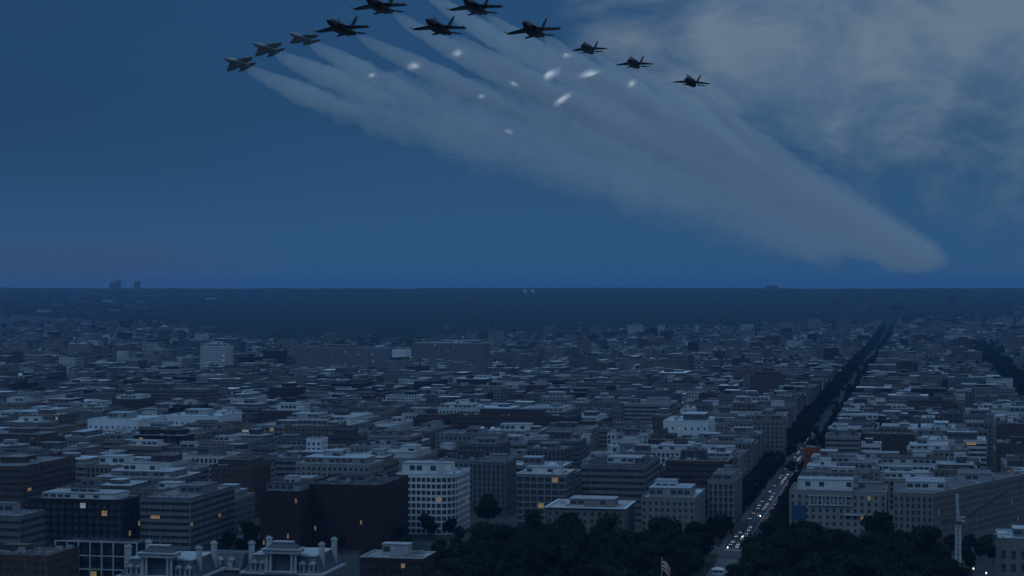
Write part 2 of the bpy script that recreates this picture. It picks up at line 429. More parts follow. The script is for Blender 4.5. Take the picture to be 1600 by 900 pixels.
def landmarks():
    # white office block with a rounded, brighter corner
    c = at(650, 741, 36.5); d = c[1]; w = 64*d/F
    arc = [(w/2+11*math.sin(a), 11-11*math.cos(a)) for a in [R(q) for q in (0, 18, 36, 54, 72, 90)]]
    P = [(-w/2, 0)]+arc+[(w/2+11, 44), (-w/2, 44)]
    building('office_block', 'white gridded office block with rounded corner beside the dark red brick building', 'building', (c[0], c[1]), ROT, P, 36.5,
             'bright white', ROOF[2], dict(fh=3.9, bw=3.3, wf=.78, hf=.66, dep=.45), G1, True, .02, [(0, 16, 22, 16, 6.5, 'white'), (8, 34, 14, 10, 5, 'white')], 16, M_white, 3)
    SIGHT.append((616, 724, 741, d))
    st = dict(fh=4.0, bw=4.6, wf=.26, hf=.62, dep=.7, top=3.0)
    hero('tall windowless-looking dark red brick office building beside the white gridded block', 472, 596, 758, 37, 62, 'dark red brick', 1, st, group=G1, lit=.006, plant=22)
    hero('lower dark brick wing set back against the left of the red brick building', 404, 470, 768, 35, 40, 'dark red brick', 1, st, group=G1, lit=.05)
    hero('dark glass office block with a few yellow lit windows at lower left', 40, 196, 780, 33, 26, 'dark glass', 1, GRID, group=G1, lit=.075, coping=M_plantd)
    hero('grey banded concrete office building beside the dark glass block', 216, 300, 778, 34, 70, 'grey concrete', 0, dict(fh=3.7, bw=5.5, wf=.94, hf=.5, dep=.8), group=G1, lit=.012)
    # glazed hall behind a slender white frame
    c = at(152, 848, 26); d = c[1]; w = 136*d/F
    rt = building('framed_hall', 'dark glazed hall behind a slender white column frame at lower left', 'building', (c[0], c[1]), ROT, rect(w, 16), 26, 'dark glass', ROOF[1], GRID, G1, True, .03, [], 5, M_plantd, 9, copw=.05)
    for j in range(8):
        x = -w/2+w*j/7; b = MB(); b.box(x-.3, x+.3, -1.9, -1.3, 0, 26.4); b.build('column', M_trim, rt)
    for z in (19.6, 26.402, 13): b = MB(); b.box(-w/2-.3, w/2+.3, -1.85, -1.35, z, z+.5); b.build('beam', M_trim, rt)
    SIGHT.append((80, 224, 848, d))
    hero('low dark roofed block with small roof lights at the lower left corner', -40, 78, 868, 27, 34, 'brown brick', 4, PUNCH, group=G1, plant=20, ph=[(-8, 22, 12, 8, 2.5, 'same')])
    hero('grey green flat topped block left of the dark glass block', -60, 34, 806, 30, 30, 'grey concrete', 0, RIBBON, group=G1)
    hero('low red brown brick building with pale flat roof below the red brick block', 560, 662, 872, 26, 24, 'dark red brick', 2, PUNCH, group=G1, plant=12, coping=M_trim)
    # stone blocks along the north side of the park
    hero('low beige stone block with two rows of square windows behind a tall park tree', 852, 976, 794, 24, 40, 'buff', 2, dict(fh=4.3, bw=4.0, wf=.42, hf=.46, top=1.2), group=G1, coping=M_white, copw=.9,
         ph=[(2, 20, 26, 16, 4.5, 'same')])
    hero('modern block with bright white roof frame behind the low beige stone block', 806, 884, 741, 34, 34, 'grey concrete', 2, GRID, group=G1, coping=M_white, lit=.05, ph=[(0, 14, 22, 12, 4, 'white')])
    hero('grey stone block with stepped attic roof just left of the avenue', 1002, 1086, 778, 29, 56, 'pale stone', 3, dict(fh=3.8, bw=3.4, wf=.42, hf=.52), group=G1, lit=.02,
         ph=[(0, 20, 24, 26, 5.5, 'same'), (-4, 24, 12, 12, 8.5, 'white')])
    rt, w, c = hero('broad stone building with dark loggia row and a blue banner right of the avenue', 1234, 1384, 768, 31, 46, 'pale stone', 0,
         dict(fh=3.9, bw=4.1, wf=.40, hf=.56), group=G1, lit=.02, ph=[(-8, 22, 32, 18, 6, 'white'), (18, 24, 14, 14, 4, 'same')])
    b = MB(); b.box(-w/2+1.2, -w/2+9.5, -.45, -.12, 14, 22.5); b.build('banner', mat_basic('banner_blue', (.035, .085, .18), .8, .15, .3), rt)
    b = MB()
    for q in range(10):
        x = -w/2+12+q*2.3
        b.box(x-.35, x+.35, -.55, -.002, 23.2, 28)
    b.box(-w/2+10.5, -w/2+36, -.75, -.003, 22.6, 23.2); b.box(-w/2+10.5, -w/2+36, -.75, -.004, 28.0, 28.5)
    b.build('loggia', M_trim, rt)
    b = MB(); b.box(w*.06, w*.47, -1.4, -.002, 17.2, 18.0); b.build('balcony', M_trim, rt)
    # wedge shaped stone block on the diagonal street
    c = at(1396, 770, 32); d = c[1]; w = 60*d/F
    P = [(0, 0), (w, 0), (w+104, 84), (w+84, 106), (0, 44)]
    P = [(0, 0), (w, -2), (w+58, 128), (w+30, 140), (0, 60)]
    building('office_block', 'long wedge shaped stone block with rows of tall windows behind the crane', 'building', (c[0], c[1]), ROT, P, 32, 'buff', ROOF[0],
             dict(fh=3.9, bw=3.4, wf=.45, hf=.66), G1, True, .015, [(18, 40, 22, 30, 4.5, 'white'), (48, 96, 20, 30, 4.5, 'plant')], 26, None, 21)
    SIGHT.append((1392, 1585, 745, d))
    hero('cropped beige building with tall windows at the lower right corner', 1562, 1668, 842, 29, 34, 'buff', 3, dict(fh=6.2, bw=4.6, wf=.45, hf=.66, top=5), group=G1, coping=M_trim, ph=[(-2, 16, 14, 12, 4, 'plant')])
    # further back, blocks that stand out
    far = [
     ('long pale blue roofed block at left with sloping pale front', 134, 218, 656, 36, 60, 'bright white', 3, PLAIN),
     ('wide pale roofed block right of the dark flat block', 252, 344, 650, 36, 60, 'bright white', 3, PLAIN),
     ('dark flat block with a bright top edge below the pale roofs', 206, 288, 680, 36, 24, 'dark glass', 1, GRID),
     ('dark banded block with long louvred floors at the left edge', -50, 70, 686, 34, 40, 'brown brick', 0, dict(fh=4, bw=8, wf=.96, hf=.5, dep=1.2)),
     ('grey block crowned with pale rooftop sheds behind the dark glass block', 146, 282, 746, 28, 40, 'grey concrete', 2, PUNCH),
     ('wide banded office slab in the left middle distance', 172, 326, 608, 37, 40, 'tan', 0, RIBBON),
     ('tall white apartment block standing above the left rooftops', 312, 352, 541, 56, 40, 'white', 2, PUNCH),
     ('broad dark block below the forest edge', 460, 610, 543, 52, 60, 'grey concrete', 0, PUNCH),
     ('narrow bright white slab tower at the end of the broad dark block', 612, 634, 546, 52, 34, 'bright white', 2, PLAIN),
     ('long pale hilltop block right of the white slab tower', 644, 756, 536, 48, 60, 'buff', 0, PUNCH),
     ('slim white stepped tower among low roofs left of centre', 478, 502, 686, 44, 16, 'bright white', 2, PUNCH),
     ('very long dark roofed block right of centre', 700, 898, 650, 36, 40, 'brown brick', 1, RIBBON),
     ('pale roofed block bright against the dark rows right of centre', 1036, 1106, 658, 36, 60, 'bright white', 3, PLAIN),
     ('brownish apartment block left of the avenue in the middle distance', 1172, 1222, 586, 44, 40, 'brown brick', 4, PUNCH),
     ('grid fronted grey block behind the white rounded block', 716, 780, 694, 37, 40, 'grey concrete', 0, PIER),
     ('grey pier fronted block in shade right of the white rounded block', 738, 790, 722, 35, 36, 'grey concrete', 0, PIER),
     ('pale block with an orange lit top floor right of the avenue', 1442, 1540, 688, 30, 40, 'white', 3, RIBBON),
     ('small block coloured orange red for a glow beside the avenue', 1256, 1280, 700, 27, 16, 'orange glow', 1, PLAIN),
     ('small white banded block right of the avenue', 1346, 1376, 694, 31, 26, 'white', 2, RIBBON),
     ('flat stone block with a bright parapet facing the avenue', 1268, 1336, 716, 32, 34, 'pale stone', 2, PUNCH),
     ('low red brick block with a rust coloured attic left of the red brick building', 328, 396, 728, 34, 36, 'brown brick', 4, PUNCH),
     ('tall stone block on the left side of the avenue under the brown apartments', 1176, 1224, 656, 40, 40, 'buff', 0, PUNCH),
     ('grey stone block at the avenue behind the stepped attic block', 1106, 1146, 752, 33, 60, 'pale stone', 0, PIER),
    ]
    for i, (lb, a, b, py, H, dp, wl, rf, st) in enumerate(far):
        rt, w_, c_ = hero(lb, a, b, py, H, dp, wl, rf, st, group=G2, lit=.07 if 'orange' in lb else .008, coping=M_white if ('bright top' in lb or 'parapet' in lb or 'pale' in lb) else None)
        if 'orange lit' in lb:
            q = MB(); q.box(-w_*.18, w_*.34, -.25, -.02, H-3.4, H-1.5); q.build('lit_floor', M_lit, rt)
landmarks()
FOOT.append((300, 4300, 231, 272))        # the second tree-lined street

# palace with porticoed pavilions, mansards and chimneys at the bottom edge
def pavilion(label, px, py, n):
    Hc = 33.0
    c = at(px, py, 45.0); root = empty('palace_pavilion', (c[0], c[1], 0), ROT); tag(root, label, 'building', 'ornate pavilions at the bottom edge')
    w, d = 34.0, 30.0
    wm, gm, lm = MB(), MB(), MB(); P = rect(w, d); r = random.Random(n)
    st = dict(fh=5.2, bw=4.2, wf=.42, hf=.62, dep=.6, top=1.2)
    for i in range(4):
        a, b = P[i], P[(i+1) % 4]
        if i in (0, 1): facade(wm, gm, lm, a, b, 0, Hc, st, True, root, r, .01)
        else: wm.quad((*a, 0), (*b, 0), (*b, Hc), (*a, Hc))
    wm.build('wall', WALL['grey concrete'], root)
    b = MB(); b.frus(offset_poly(P, -.9), offset_poly(P, -.9), Hc, Hc+.8); b.build('cornice', M_trim, root)
    b = MB(); b.frus(offset_poly(P, .6), offset_poly(P, 3.6), Hc+.8, Hc+7.2); mr = b.build('mansard_roof', M_slate, root)
    b = MB(); q = offset_poly(P, 3.2); b.frus(q, q, Hc+7.2, Hc+7.7); b.build('roof_ridge', M_trim, root)
    for x in (-12.5, -8.4, 8.4, 12.5):      # dormers
        b = MB(); b.box(x-1.1, x+1.1, .6, 4, Hc+1.2, Hc+4.4); b.frus([(x-1.5, .2), (x+1.5, .2), (x+1.5, 4.2), (x-1.5, 4.2)], [(x-.1, .2), (x+.1, .2), (x+.1, 4.2), (x-.1, 4.2)], Hc+4.4, Hc+5.6)
        dm = b.build('dormer', M_trim, root); b = MB(); b.box(x-.6, x+.6, .55, .7, Hc+1.6, Hc+3.8); b.build('pane', M_glass, dm)
    # attic temple front: paired columns under an entablature
    b = MB(); b.box(-7, 7, -1.4, 6, Hc+.802, Hc+1.4); b.build('podium', M_trim, root)
    b = MB(); b.box(-6, 6, 1.0, 6, Hc+1.4, Hc+8.6, False); b.build('portico_back', M_slate, root)
    for x in (-6.1, -4.5, 4.5, 6.1):
        b = MB(); b.tube((x, -.5, Hc+1.4), (x, -.5, Hc+8.2), .62, .52, 10); cl = b.build('column', M_trim, root)
        b = MB(); b.box(x-.8, x+.8, -1.3, .3, Hc+8.2, Hc+8.7); b.build('capital', M_trim, cl)
    b = MB(); b.box(-7.6, 7.6, -1.6, 6.4, Hc+8.7, Hc+10.2); b.box(-8.1, 8.1, -2.1, 6.9, Hc+10.2, Hc+10.6); b.build('entablature', M_trim, root)
    b = MB(); b.frus([(-6.8, -.6), (6.8, -.6), (6.8, 6), (-6.8, 6)], [(-4, 1.4), (4, 1.4), (4, 4), (-4, 4)], Hc+10.6, Hc+13); b.build('crowning_roof', M_slate, root)
    b = MB(); b.box(-4.4, 4.4, 1, 4.4, Hc+13, Hc+13.4); b.build('cresting', M_trim, root)
    for x, y in ((-15, 6), (14.6, 8), (-13, 22), (15, 24)):
        b = MB(); b.box(x-1, x+1, y-.8, y+.8, Hc+.9, Hc+11.5); ch = b.build('chimney', M_trim, root)
        b = MB(); b.box(x-1.3, x+1.3, y-1.1, y+1.1, Hc+11.5, Hc+12.1); b.box(x-.7, x+.7, y-.5, y+.5, Hc+12.1, Hc+12.7); b.build('chimney_cap', M_trim, ch)
    if n == 1:
        b = MB(); b.tube((0, 2.6, Hc+13.4), (0, 2.6, Hc+19), .1, .05, 6); b.build('flagstaff', M_trim, root)
    S = [xy2st(c[0]+dx, c[1]+dy) for dx in (-20, 20) for dy in (-4, 34)]
    FOOT.append((min(q[0] for q in S), max(q[0] for q in S), min(q[1] for q in S), max(q[1] for q in S)))
    SIGHT.append((px-75, px+75, py-6, c[1]))
pavilion('ornate pale palace pavilion with flagstaff and paired columns, bottom left of the pair', 246, 858, 1)
pavilion('ornate pale palace pavilion with paired columns below the dark red brick block', 440, 852, 2)
def palace_link():
    a = at(340, 885, 33.5); root = empty('palace_wing', (a[0], a[1], 0), ROT); tag(root, 'low slate roofed palace wing joining the two ornate pavilions', 'building')
    b = MB(); b.box(-9, 9, 4, 22, 0, 32, False); b.build('wall', WALL['grey concrete'], root)
    b = MB(); b.frus([(-9, 3.6), (9, 3.6), (9, 22), (-9, 22)], [(-9, 8), (9, 8), (9, 18), (-9, 18)], 32.0, 38); b.build('mansard_roof', M_slate, root)
    b = MB(); b.box(-8.95, 8.95, 3, 3.58, 31.6, 32.5); b.build('cornice', M_trim, root)
    for x in (-6, -1, 4):
        b = MB(); b.box(x-1, x+1, 3.8, 7, 32.6, 35.6); b.frus([(x-1.4, 3.5), (x+1.4, 3.5), (x+1.4, 7.2), (x-1.4, 7.2)], [(x-.1, 3.5), (x+.1, 3.5), (x+.1, 7.2), (x-.1, 7.2)], 35.6, 36.8); b.build('dormer', M_trim, root)
palace_link()

# ------------------------------------------------------------------ the rest of the town: lots in a street grid
def lots():
    out = []; srow = 108.0; row = 0; r = random.Random(5)
    while srow < 7600:
        near = srow < 2300
        bd = r.uniform(66, 84) if near else r.uniform(58, 90)
        for side in (-1, 1):
            t = 26.0
            tmax = 2600; lotn = [0, 0]
            while t < tmax:
                bw = r.uniform(84, 128); sub = 2 if (r.random() < .7 or not near) else 1
                park = r.random() < (.03 if near else .10)
                for k in range(sub):
                    tt = t
                    while tt < t+bw-8:
                        lw = min(r.uniform(22, 52) if near else r.uniform(14, 44), t+bw-tt)
                        if t+bw-tt-lw < 12: lw = t+bw-tt
                        s0 = srow+k*bd/sub; s1 = srow+(k+1)*bd/sub-1.0
                        if not park or r.random() < .1:
                            ta, tb = side*tt, side*(tt+lw-.4)
                            out.append((s0, s1, min(ta, tb), max(ta, tb), row+k, side, lotn[k])); lotn[k] += 1
                        tt += lw
                t += bw+r.uniform(16, 22)
        row += 2; srow += bd+r.uniform(17, 22)
    # the few lots left of the park
    for (s0, s1, t0, t1) in ((40, 80, -420, -385), (40, 80, -380, -340), (-60, 20, -300, -262)): pass
    return out
def frontpx(i): 
    return None
FR_PX = [-400, 0, 120, 250, 330, 620, 820, 1000, 1250, 1420, 1600, 2000]
FR_D = [8200, 8200, 7600, 6600, 5200, 4700, 5300, 5900, 6300, 6900, 7200, 7200]   # where the woods begin
def woods(px): return np.interp(px, FR_PX, FR_D)
cand = []
rl = random.Random(3)
for L in lots():
    s0, s1, t0, t1, row, side, k = L
    x, y = st2xy(s0, (t0+t1)/2); px = 800+F*x/y
    if px < -60 or px > 1660 or y < 700: continue
    if y > woods(px)+rl.uniform(-500, 300): continue
    if y > 2600 and rl.random() < .16+.12*(y > 4000): continue
    if any(s0 < f[1]+3 and s1 > f[0]-3 and t0 < f[3]+3 and t1 > f[2]-3 for f in FOOT): continue
    h = rl.gauss(28, 4.5)
    if y > 2000: h = rl.gauss(23, 5)
    if y > 3000: h = rl.gauss(15, 4) if rl.random() < .88 else rl.uniform(24, 40)
    if abs(t0) < 30 or abs(t1) < 30: h = max(h, rl.uniform(27, 34)) if y < 2600 else h
    h = max(8, min(38.5, h))
    wpx = (t1-t0)*F/y/2
    for (a, b, py, d) in SIGHT:
        if d > y+5 and px-wpx < b and px+wpx > a:
            mx = CAMZ-(py+14+rl.random()*6-450)*y/F
            if d-y < 700: h = min(h, max(7, mx))
    cand.append((y, x, s0, s1, t0, t1, row, side, k, h))
cand.sort()
NEAR = cand[:262]; FARB = cand[262:]
print('lots near', len(NEAR), 'to', NEAR[-1][0], 'far', len(FARB))
WK = ['pale stone', 'grey concrete', 'tan', 'buff', 'white', 'brown brick', 'dark glass']
WW = [22, 26, 14, 16, 7, 10, 5]
order = {}
for c in NEAR: order.setdefault((c[6], c[7]), []).append(c)
rowids = sorted({c[6] for c in NEAR}); rowno = {q: i for i, q in enumerate(rowids)}
def near_blocks():
    r = random.Random(21); i = 0
    for (row, side), cs in sorted(order.items()):
        cs.sort(key=lambda c: min(abs(c[4]), abs(c[5])))
        for n, c in enumerate(cs):
            y, x, s0, s1, t0, t1, _, _, _, h = c; i += 1
            wl = r.choices(WK, WW)[0]; st = r.choices([PUNCH, RIBBON, PIER, GRID], [45, 25, 18, 12])[0]; rf = r.choices(range(5), [30, 18, 26, 14, 12])[0]
            lb = f"{wl} {STYLE_WORD[id(st)]} block, {ORD[n]} {'right' if side > 0 else 'left'} of the avenue in the {ORD[rowno[row]]} row beyond the park"
            if len(lb.split()) > 16: lb = lb.replace(' beyond the park', '')
            ox, oy = st2xy(s0, (t0+t1)/2)
            building('city_block', lb, 'building', (ox, oy), ROT, rect(t1-t0, s1-s0), h, wl, ROOF[rf], st, G2, False, .010,
                     None, 20 if y < 1700 else 12, M_trim if r.random() < .3 else None, 400+i)
near_blocks()

# far town: too many to count, one mass of real blocks
def boxes_np(B):
    """B: list of (cx, cy, w, d, z0, z1, rot, wallcol, roofcol)"""
    n = len(B); A = np.array([b[:7] for b in B], float); wc = np.array([b[7] for b in B]); rc = np.array([b[8] for b in B])
    sx = np.array([-.5, .5, .5, -.5]*2); sy = np.array([-.5, -.5, .5, .5]*2); sz = np.array([0]*4+[1]*4)
    lx = A[:, 2:3]*sx; ly = A[:, 3:4]*sy; c = np.cos(A[:, 6:7]); s = np.sin(A[:, 6:7])
    V = np.stack([A[:, 0:1]+lx*c-ly*s, A[:, 1:2]+lx*s+ly*c, A[:, 4:5]+(A[:, 5:6]-A[:, 4:5])*sz], -1).reshape(-1, 3)
    q = np.array([[4,5,6,7],[0,1,5,4],[1,2,6,5],[2,3,7,6],[3,0,4,7]])
    Fq = (np.arange(n)[:, None, None]*8+q[None]).reshape(-1, 4)
    col = np.repeat(wc[:, None, :], 5, 1); col[:, 0] = rc; return V, Fq, col.reshape(-1, 3)
def mat_far():
    m = bpy.data.materials.new('far_facade'); m.use_nodes = True; nt = m.node_tree; N = nt.nodes; L = nt.links; b = N['Principled BSDF']
    b.inputs['Roughness'].default_value = .9; b.inputs['Specular IOR Level'].default_value = .2
    at_ = N.new('ShaderNodeAttribute'); at_.attribute_name = 'tint'
    g = N.new('ShaderNodeNewGeometry'); sp = N.new('ShaderNodeSeparateXYZ'); L.new(g.outputs['Position'], sp.inputs[0])
    sn = N.new('ShaderNodeSeparateXYZ'); L.new(g.outputs['Normal'], sn.inputs[0])
    def mth(op, a, b_=None):
        n = N.new('ShaderNodeMath'); n.operation = op
        for i, v in enumerate((a, b_)):
            if v is None: continue
            if isinstance(v, (int, float)): n.inputs[i].default_value = v
            else: L.new(v, n.inputs[i])
        return n.outputs[0]
    fl = mth('LESS_THAN', mth('FRACT', mth('MULTIPLY', sp.outputs[2], 1/3.7)), .5)
    dt = N.new('ShaderNodeVectorMath'); dt.operation = 'DOT_PRODUCT'; L.new(g.outputs['Position'], dt.inputs[0]); dt.inputs[1].default_value = (W[0], W[1], 0)
    bay = mth('LESS_THAN', mth('FRACT', mth('MULTIPLY', dt.outputs['Value'], 1/3.4)), .52)
    wall = mth('LESS_THAN', mth('ABSOLUTE', sn.outputs[2]), .5)
    w = mth('MULTIPLY', mth('MULTIPLY', fl, bay), wall)
    n = N.new('ShaderNodeTexNoise'); n.inputs['Scale'].default_value = .06; L.new(g.outputs['Position'], n.inputs[0])
    mr = N.new('ShaderNodeMapRange'); L.new(n.outputs[0], mr.inputs[0]); mr.inputs[1].default_value = .3; mr.inputs[2].default_value = .7; mr.inputs[3].default_value = .75; mr.inputs[4].default_value = 1.25
    sc = N.new('ShaderNodeVectorMath'); sc.operation = 'SCALE'; L.new(at_.outputs['Color'], sc.inputs[0]); L.new(mr.outputs[0], sc.inputs['Scale'])
    mx = N.new('ShaderNodeMixRGB'); L.new(w, mx.inputs[0]); L.new(sc.outputs[0], mx.inputs[1]); mx.inputs[2].default_value = (.03, .034, .04, 1)
    L.new(mx.outputs[0], b.inputs['Base Color']); return m
M_far = mat_far()
WC = {'pale stone': (.24, .23, .215), 'grey concrete': (.15, .155, .16), 'tan': (.16, .135, .11), 'buff': (.20, .18, .16), 'white': (.52, .52, .51), 'brown brick': (.085, .06, .05), 'dark glass': (.03, .03, .033)}
RC = [(.14, .14, .145), (.05, .05, .055), (.34, .35, .36), (.40, .45, .47), (.09, .08, .075), (.70, .71, .71)]
def far_town():
    r = random.Random(9); B = []
    for (y, x, s0, s1, t0, t1, row, side, k, h) in FARB:
        wl = WC[r.choices(WK, WW)[0]]; rc = r.choices(RC, [34, 24, 14, 7, 14, 4])[0]; v = r.uniform(.75, 1.2)
        cx, cyy = st2xy((s0+s1)/2, (t0+t1)/2); z = float(terr(cx, cyy)); w, d = t1-t0, s1-s0
        B.append((cx, cyy, w, d, z-3, z+h, ROT, tuple(a*v for a in wl), tuple(a*v for a in rc)))
        # parapets as a thin rim, stair heads, plant rooms
        for q in range(r.choice([1, 1, 2, 3])):
            pw, pd = w*r.uniform(.15, .5), d*r.uniform(.2, .5); a, bb = r.uniform(-.22, .22)*w, r.uniform(-.2, .2)*d
            B.append((cx+W[0]*a+U[0]*bb, cyy+W[1]*a+U[1]*bb, pw, pd, z+h-.1, z+h+r.uniform(2, 5), ROT, (lambda q_, v_: tuple(a_*v_ for a_ in q_))(r.choice(list(WC.values())), r.uniform(.7, 1.3)), tuple(a_*v for a_ in r.choice(RC))))
    # scattered houses and blocks on the wooded hills
    for q in range(900):
        y = r.uniform(5600, 13500); px = r.uniform(-20, 1620)
        p = .9 if px < 260 and y > 7600 else (.30 if px > 1250 else .02)
        if r.random() > p: continue
        if y > 9500 and r.random() < .5: continue
        x = (px-800)*y/F; z = float(terr(x, y)); h = r.uniform(14, 30); w = r.uniform(18, 70)
        wl = WC[r.choices(WK, WW)[0]]; B.append((x, y, w, 24, z-3, z+h, ROT+r.uniform(-.3, .3), wl, r.choice(RC)))
    V, Fq, col = boxes_np(B)
    o = link('far_town', np_mesh('far_town', V, Fq, M_far, col)); tag(o, 'dense mass of small pale and dark city roofs reaching to the wooded hills', 'town', kind='stuff')
far_town()

# skyline towers on the wooded horizon
for i, (px, top, w, h, lb) in enumerate(((176, 441, 46, 34, 'left of two dim towers on the horizon at far left'), (184, 438, 30, 44, 'taller slim tower of the dim horizon cluster at far left'),
        (214, 439, 40, 40, 'squat dim tower on the horizon right of the slim far one'), (1206, 446, 90, 20, 'low dim block on the horizon above the avenue'), (831, 452, 110, 18, 'pale church-like block standing out of the woods on the centre horizon'))):
    d = 13200 if i != 4 else 12400; x = (px-800)*d/F; z1 = CAMZ-(top-450)*d/F; root = empty('far_tower' if i != 4 else 'hilltop_church', (x, d, 0), 0); z0 = float(terr(x, d))
    tag(root, lb, 'tower' if i != 4 else 'church', 'buildings on the horizon'); m = WALL['grey concrete'] if i != 4 else WALL['white']
    b = MB(); b.box(-w/2, w/2, 0, 30, z0-4, z1-6 if i != 4 else z1-20); b.build('wall', m, root)
    b = MB()
    if i == 4:
        for q in (-.4, .05): b.box(w*q-12, w*q+12, 2, 26, z1-20, z1)
        b.build('bell_tower', m, root)
    else: b.box(-w*.3, w*.3, 6, 24, z1-6, z1); b.build('penthouse', m, root)

# ------------------------------------------------------------------ vegetation
def crown_np(rr, n, rad, h, base, leaf, lobes=9):
    """leaf cards spread through clumps; returns V, F"""
    cs = []
    for i in range(lobes):
        a = rr.uniform(0, 6.283); q = rr.uniform(.15, .72)*rad; zz = base+h*rr.uniform(.25, .82)
        k = 1-abs((zz-base)/h-.45)*.7
        cs.append((math.cos(a)*q*k, math.sin(a)*q*k, zz, rad*rr.uniform(.32, .5)))
    cs.append((0, 0, base+h*.72, rad*.5)); V = []
    for i in range(n):
        c = cs[rr.randrange(len(cs))]
        d = Vector((rr.gauss(0, 1), rr.gauss(0, 1), rr.gauss(0, 1))).normalized(); k = c[3]*rr.uniform(.55, 1.08)
        p = Vector((c[0], c[1], c[2]))+Vector((d.x*k, d.y*k, d.z*k*.8))
        nn = (d+Vector((rr.uniform(-.7, .7), rr.uniform(-.7, .7), rr.uniform(-.3, .7)))).normalized(); u = nn.orthogonal().normalized(); w = nn.cross(u); s = leaf*rr.uniform(.6, 1.25)
        a = rr.uniform(0, 3.14); u, w = u*math.cos(a)+w*math.sin(a), w*math.cos(a)-u*math.sin(a)
        for (i1, j1) in ((-1, -.5), (.3, -.8), (1, .3), (-.2, .8)): V.append(p+u*(s*i1)+w*(s*j1))
    V = np.array(V); return V, np.arange(len(V)).reshape(-1, 4)
def trunk_mb(rr, h, rad):
    b = MB(); top = h*.62; b.tube((0, 0, -.2), (0, 0, top*.45), .42, .30, 7, False); b.tube((0, 0, top*.45), (rr.uniform(-.4, .4), rr.uniform(-.4, .4), top), .30, .14, 6, False)
    for i in range(6):
        a = 6.283*i/6+rr.uniform(-.4, .4); q = rad*rr.uniform(.45, .7); z = top*rr.uniform(.4, .75)
        b.tube((0, 0, z), (math.cos(a)*q, math.sin(a)*q, z+h*rr.uniform(.15, .3)), .17, .05, 5, False)
    return b
TV = []
for i in range(6):
    rr = random.Random(100+i); big = i < 4
    h, rad = ((20.5, 8.2), (18, 7.4), (22, 8.0), (16, 7.0), (11.5, 4.3), (10, 4.0))[i]
    V, Fq = crown_np(rr, 2600 if big else 800, rad, h*.82, h*.18, .62 if big else .5, 16 if big else 8)
    TV.append((trunk_mb(rr, h, rad).mesh('trunk', M_bark), np_mesh('crown', V, Fq, M_leaf), h))
def tree(loc, v, sc, rz, label, group):
    o = empty('park_tree' if v < 4 else 'street_tree', loc, rz); o.scale = (sc, sc, sc*rng.uniform(.92, 1.08)); tag(o, label, 'tree', group)
    link('trunk', TV[v][0], o); link('crown', TV[v][1], o)
PT = []
def plant_park():
    r = random.Random(4)
    def ok(x, y, m=5.5): return all((x-a)**2+(y-b)**2 > m*m for a, b in PT)
    # landmark trees
    for px, py, v, sc, lb in ((946, 796, 2, 1.12, 'tall dark park tree standing up in front of the low beige stone block'),
                              (1086, 812, 0, 1.08, 'broad dark round-topped tree at the park edge left of the avenue'),
                              (668, 806, 3, .8, 'dark tree in front of the white rounded office block'),
                              (762, 772, 2, 1.15, 'tall dark tree between the white rounded block and the grey blocks')):
        x, y, _ = at(px, py, TV[v][2]*sc*.95); tree((x, y, 0), v, sc, r.uniform(0, 6), lb, 'park trees'); PT.append((x, y))
    for q in range(400):
        px, py = r.uniform(330, 720), r.uniform(838, 900); x, y, _ = at(px, py, 0); s, t = xy2st(x, y)
        if px > 600 and y < 1080 and px < 660: continue
        if not ok(x, y, 9) or any(f[0]-5 < s < f[1]+5 and f[2]-5 < t < f[3]+5 for f in FOOT) or len(PT) > 30: continue
        tree((x, y, 0), 3, r.uniform(.55, .75), r.uniform(0, 6), 'dark tree on the street below the dark red brick block', 'street trees at lower left'); PT.append((x, y))
    for q in range(300):
        px, py = r.uniform(1484, 1600), r.uniform(838, 900); x, y, _ = at(px, py, 0); s, t = xy2st(x, y)
        if not ok(x, y, 8) or any(f[0]-4 < s < f[1]+4 and f[2]-4 < t < f[3]+4 for f in FOOT) or abs(px-1497) < 7 or len(PT) > 48: continue
        tree((x, y, 0), 3, r.uniform(.5, .7), r.uniform(0, 6), 'dark tree on the street beside the tower crane', 'street trees by the crane'); PT.append((x, y))
    n = 0
    for q in range(5000):
        s = r.uniform(-175, 88); t = r.uniform(-160, 122)
        if -12 < t < 11: continue
        x, y = st2xy(s, t); px, py = proj(x, y, 0)
        if py-60 > 905 and proj(x, y, 20)[1] > 900: continue
        if not ok(x, y, 10.8): continue
        if px < 1140 and proj(x, y, 19)[1] < np.interp(px, [690, 760, 830, 900, 1000, 1060, 1120, 1150], [862, 822, 806, 812, 822, 812, 828, 850]): continue
        if px > 1140 and proj(x, y, 19)[1] < np.interp(px, [1160, 1220, 1300, 1400, 1480], [850, 826, 818, 820, 838]): continue
        if px > 1478 or px < 690: continue
        v = r.choice([0, 1, 2, 3]); sc = r.choice([.78, .9, 1.0, 1.12, 1.3])*r.uniform(.95, 1.06)
        tree((x, y, 0), v, sc, r.uniform(0, 6), 'dark leafy tree in the dense park grove ' + ('left of the avenue' if t < 0 else 'right of the avenue'), 'park trees')
        PT.append((x, y)); n += 1
    print('park trees', n)
plant_park()
ST = []
def plant_avenue():
    r = random.Random(8); n = 0
    for s in np.arange(112, 1500, 13.0):
        for t in (-20.5, -14, 14, 20.5):
            if n >= 190: break
            x, y = st2xy(s+r.uniform(-2, 2), t+r.uniform(-.5, .5)); px = 800+F*x/y
            if px > 1640: continue
            tree((x, y, .14), r.choice([4, 5]), r.uniform(1.1, 1.5), r.uniform(0, 6), f"dark street tree, {ORD[int((s-112)/13+.5)]} from the park in the avenue's {'left' if t < 0 else 'right'} {'kerbside' if abs(t) < 17 else 'outer'} row", 'street trees on the avenue'); n += 1
    return s
S_END = plant_avenue()
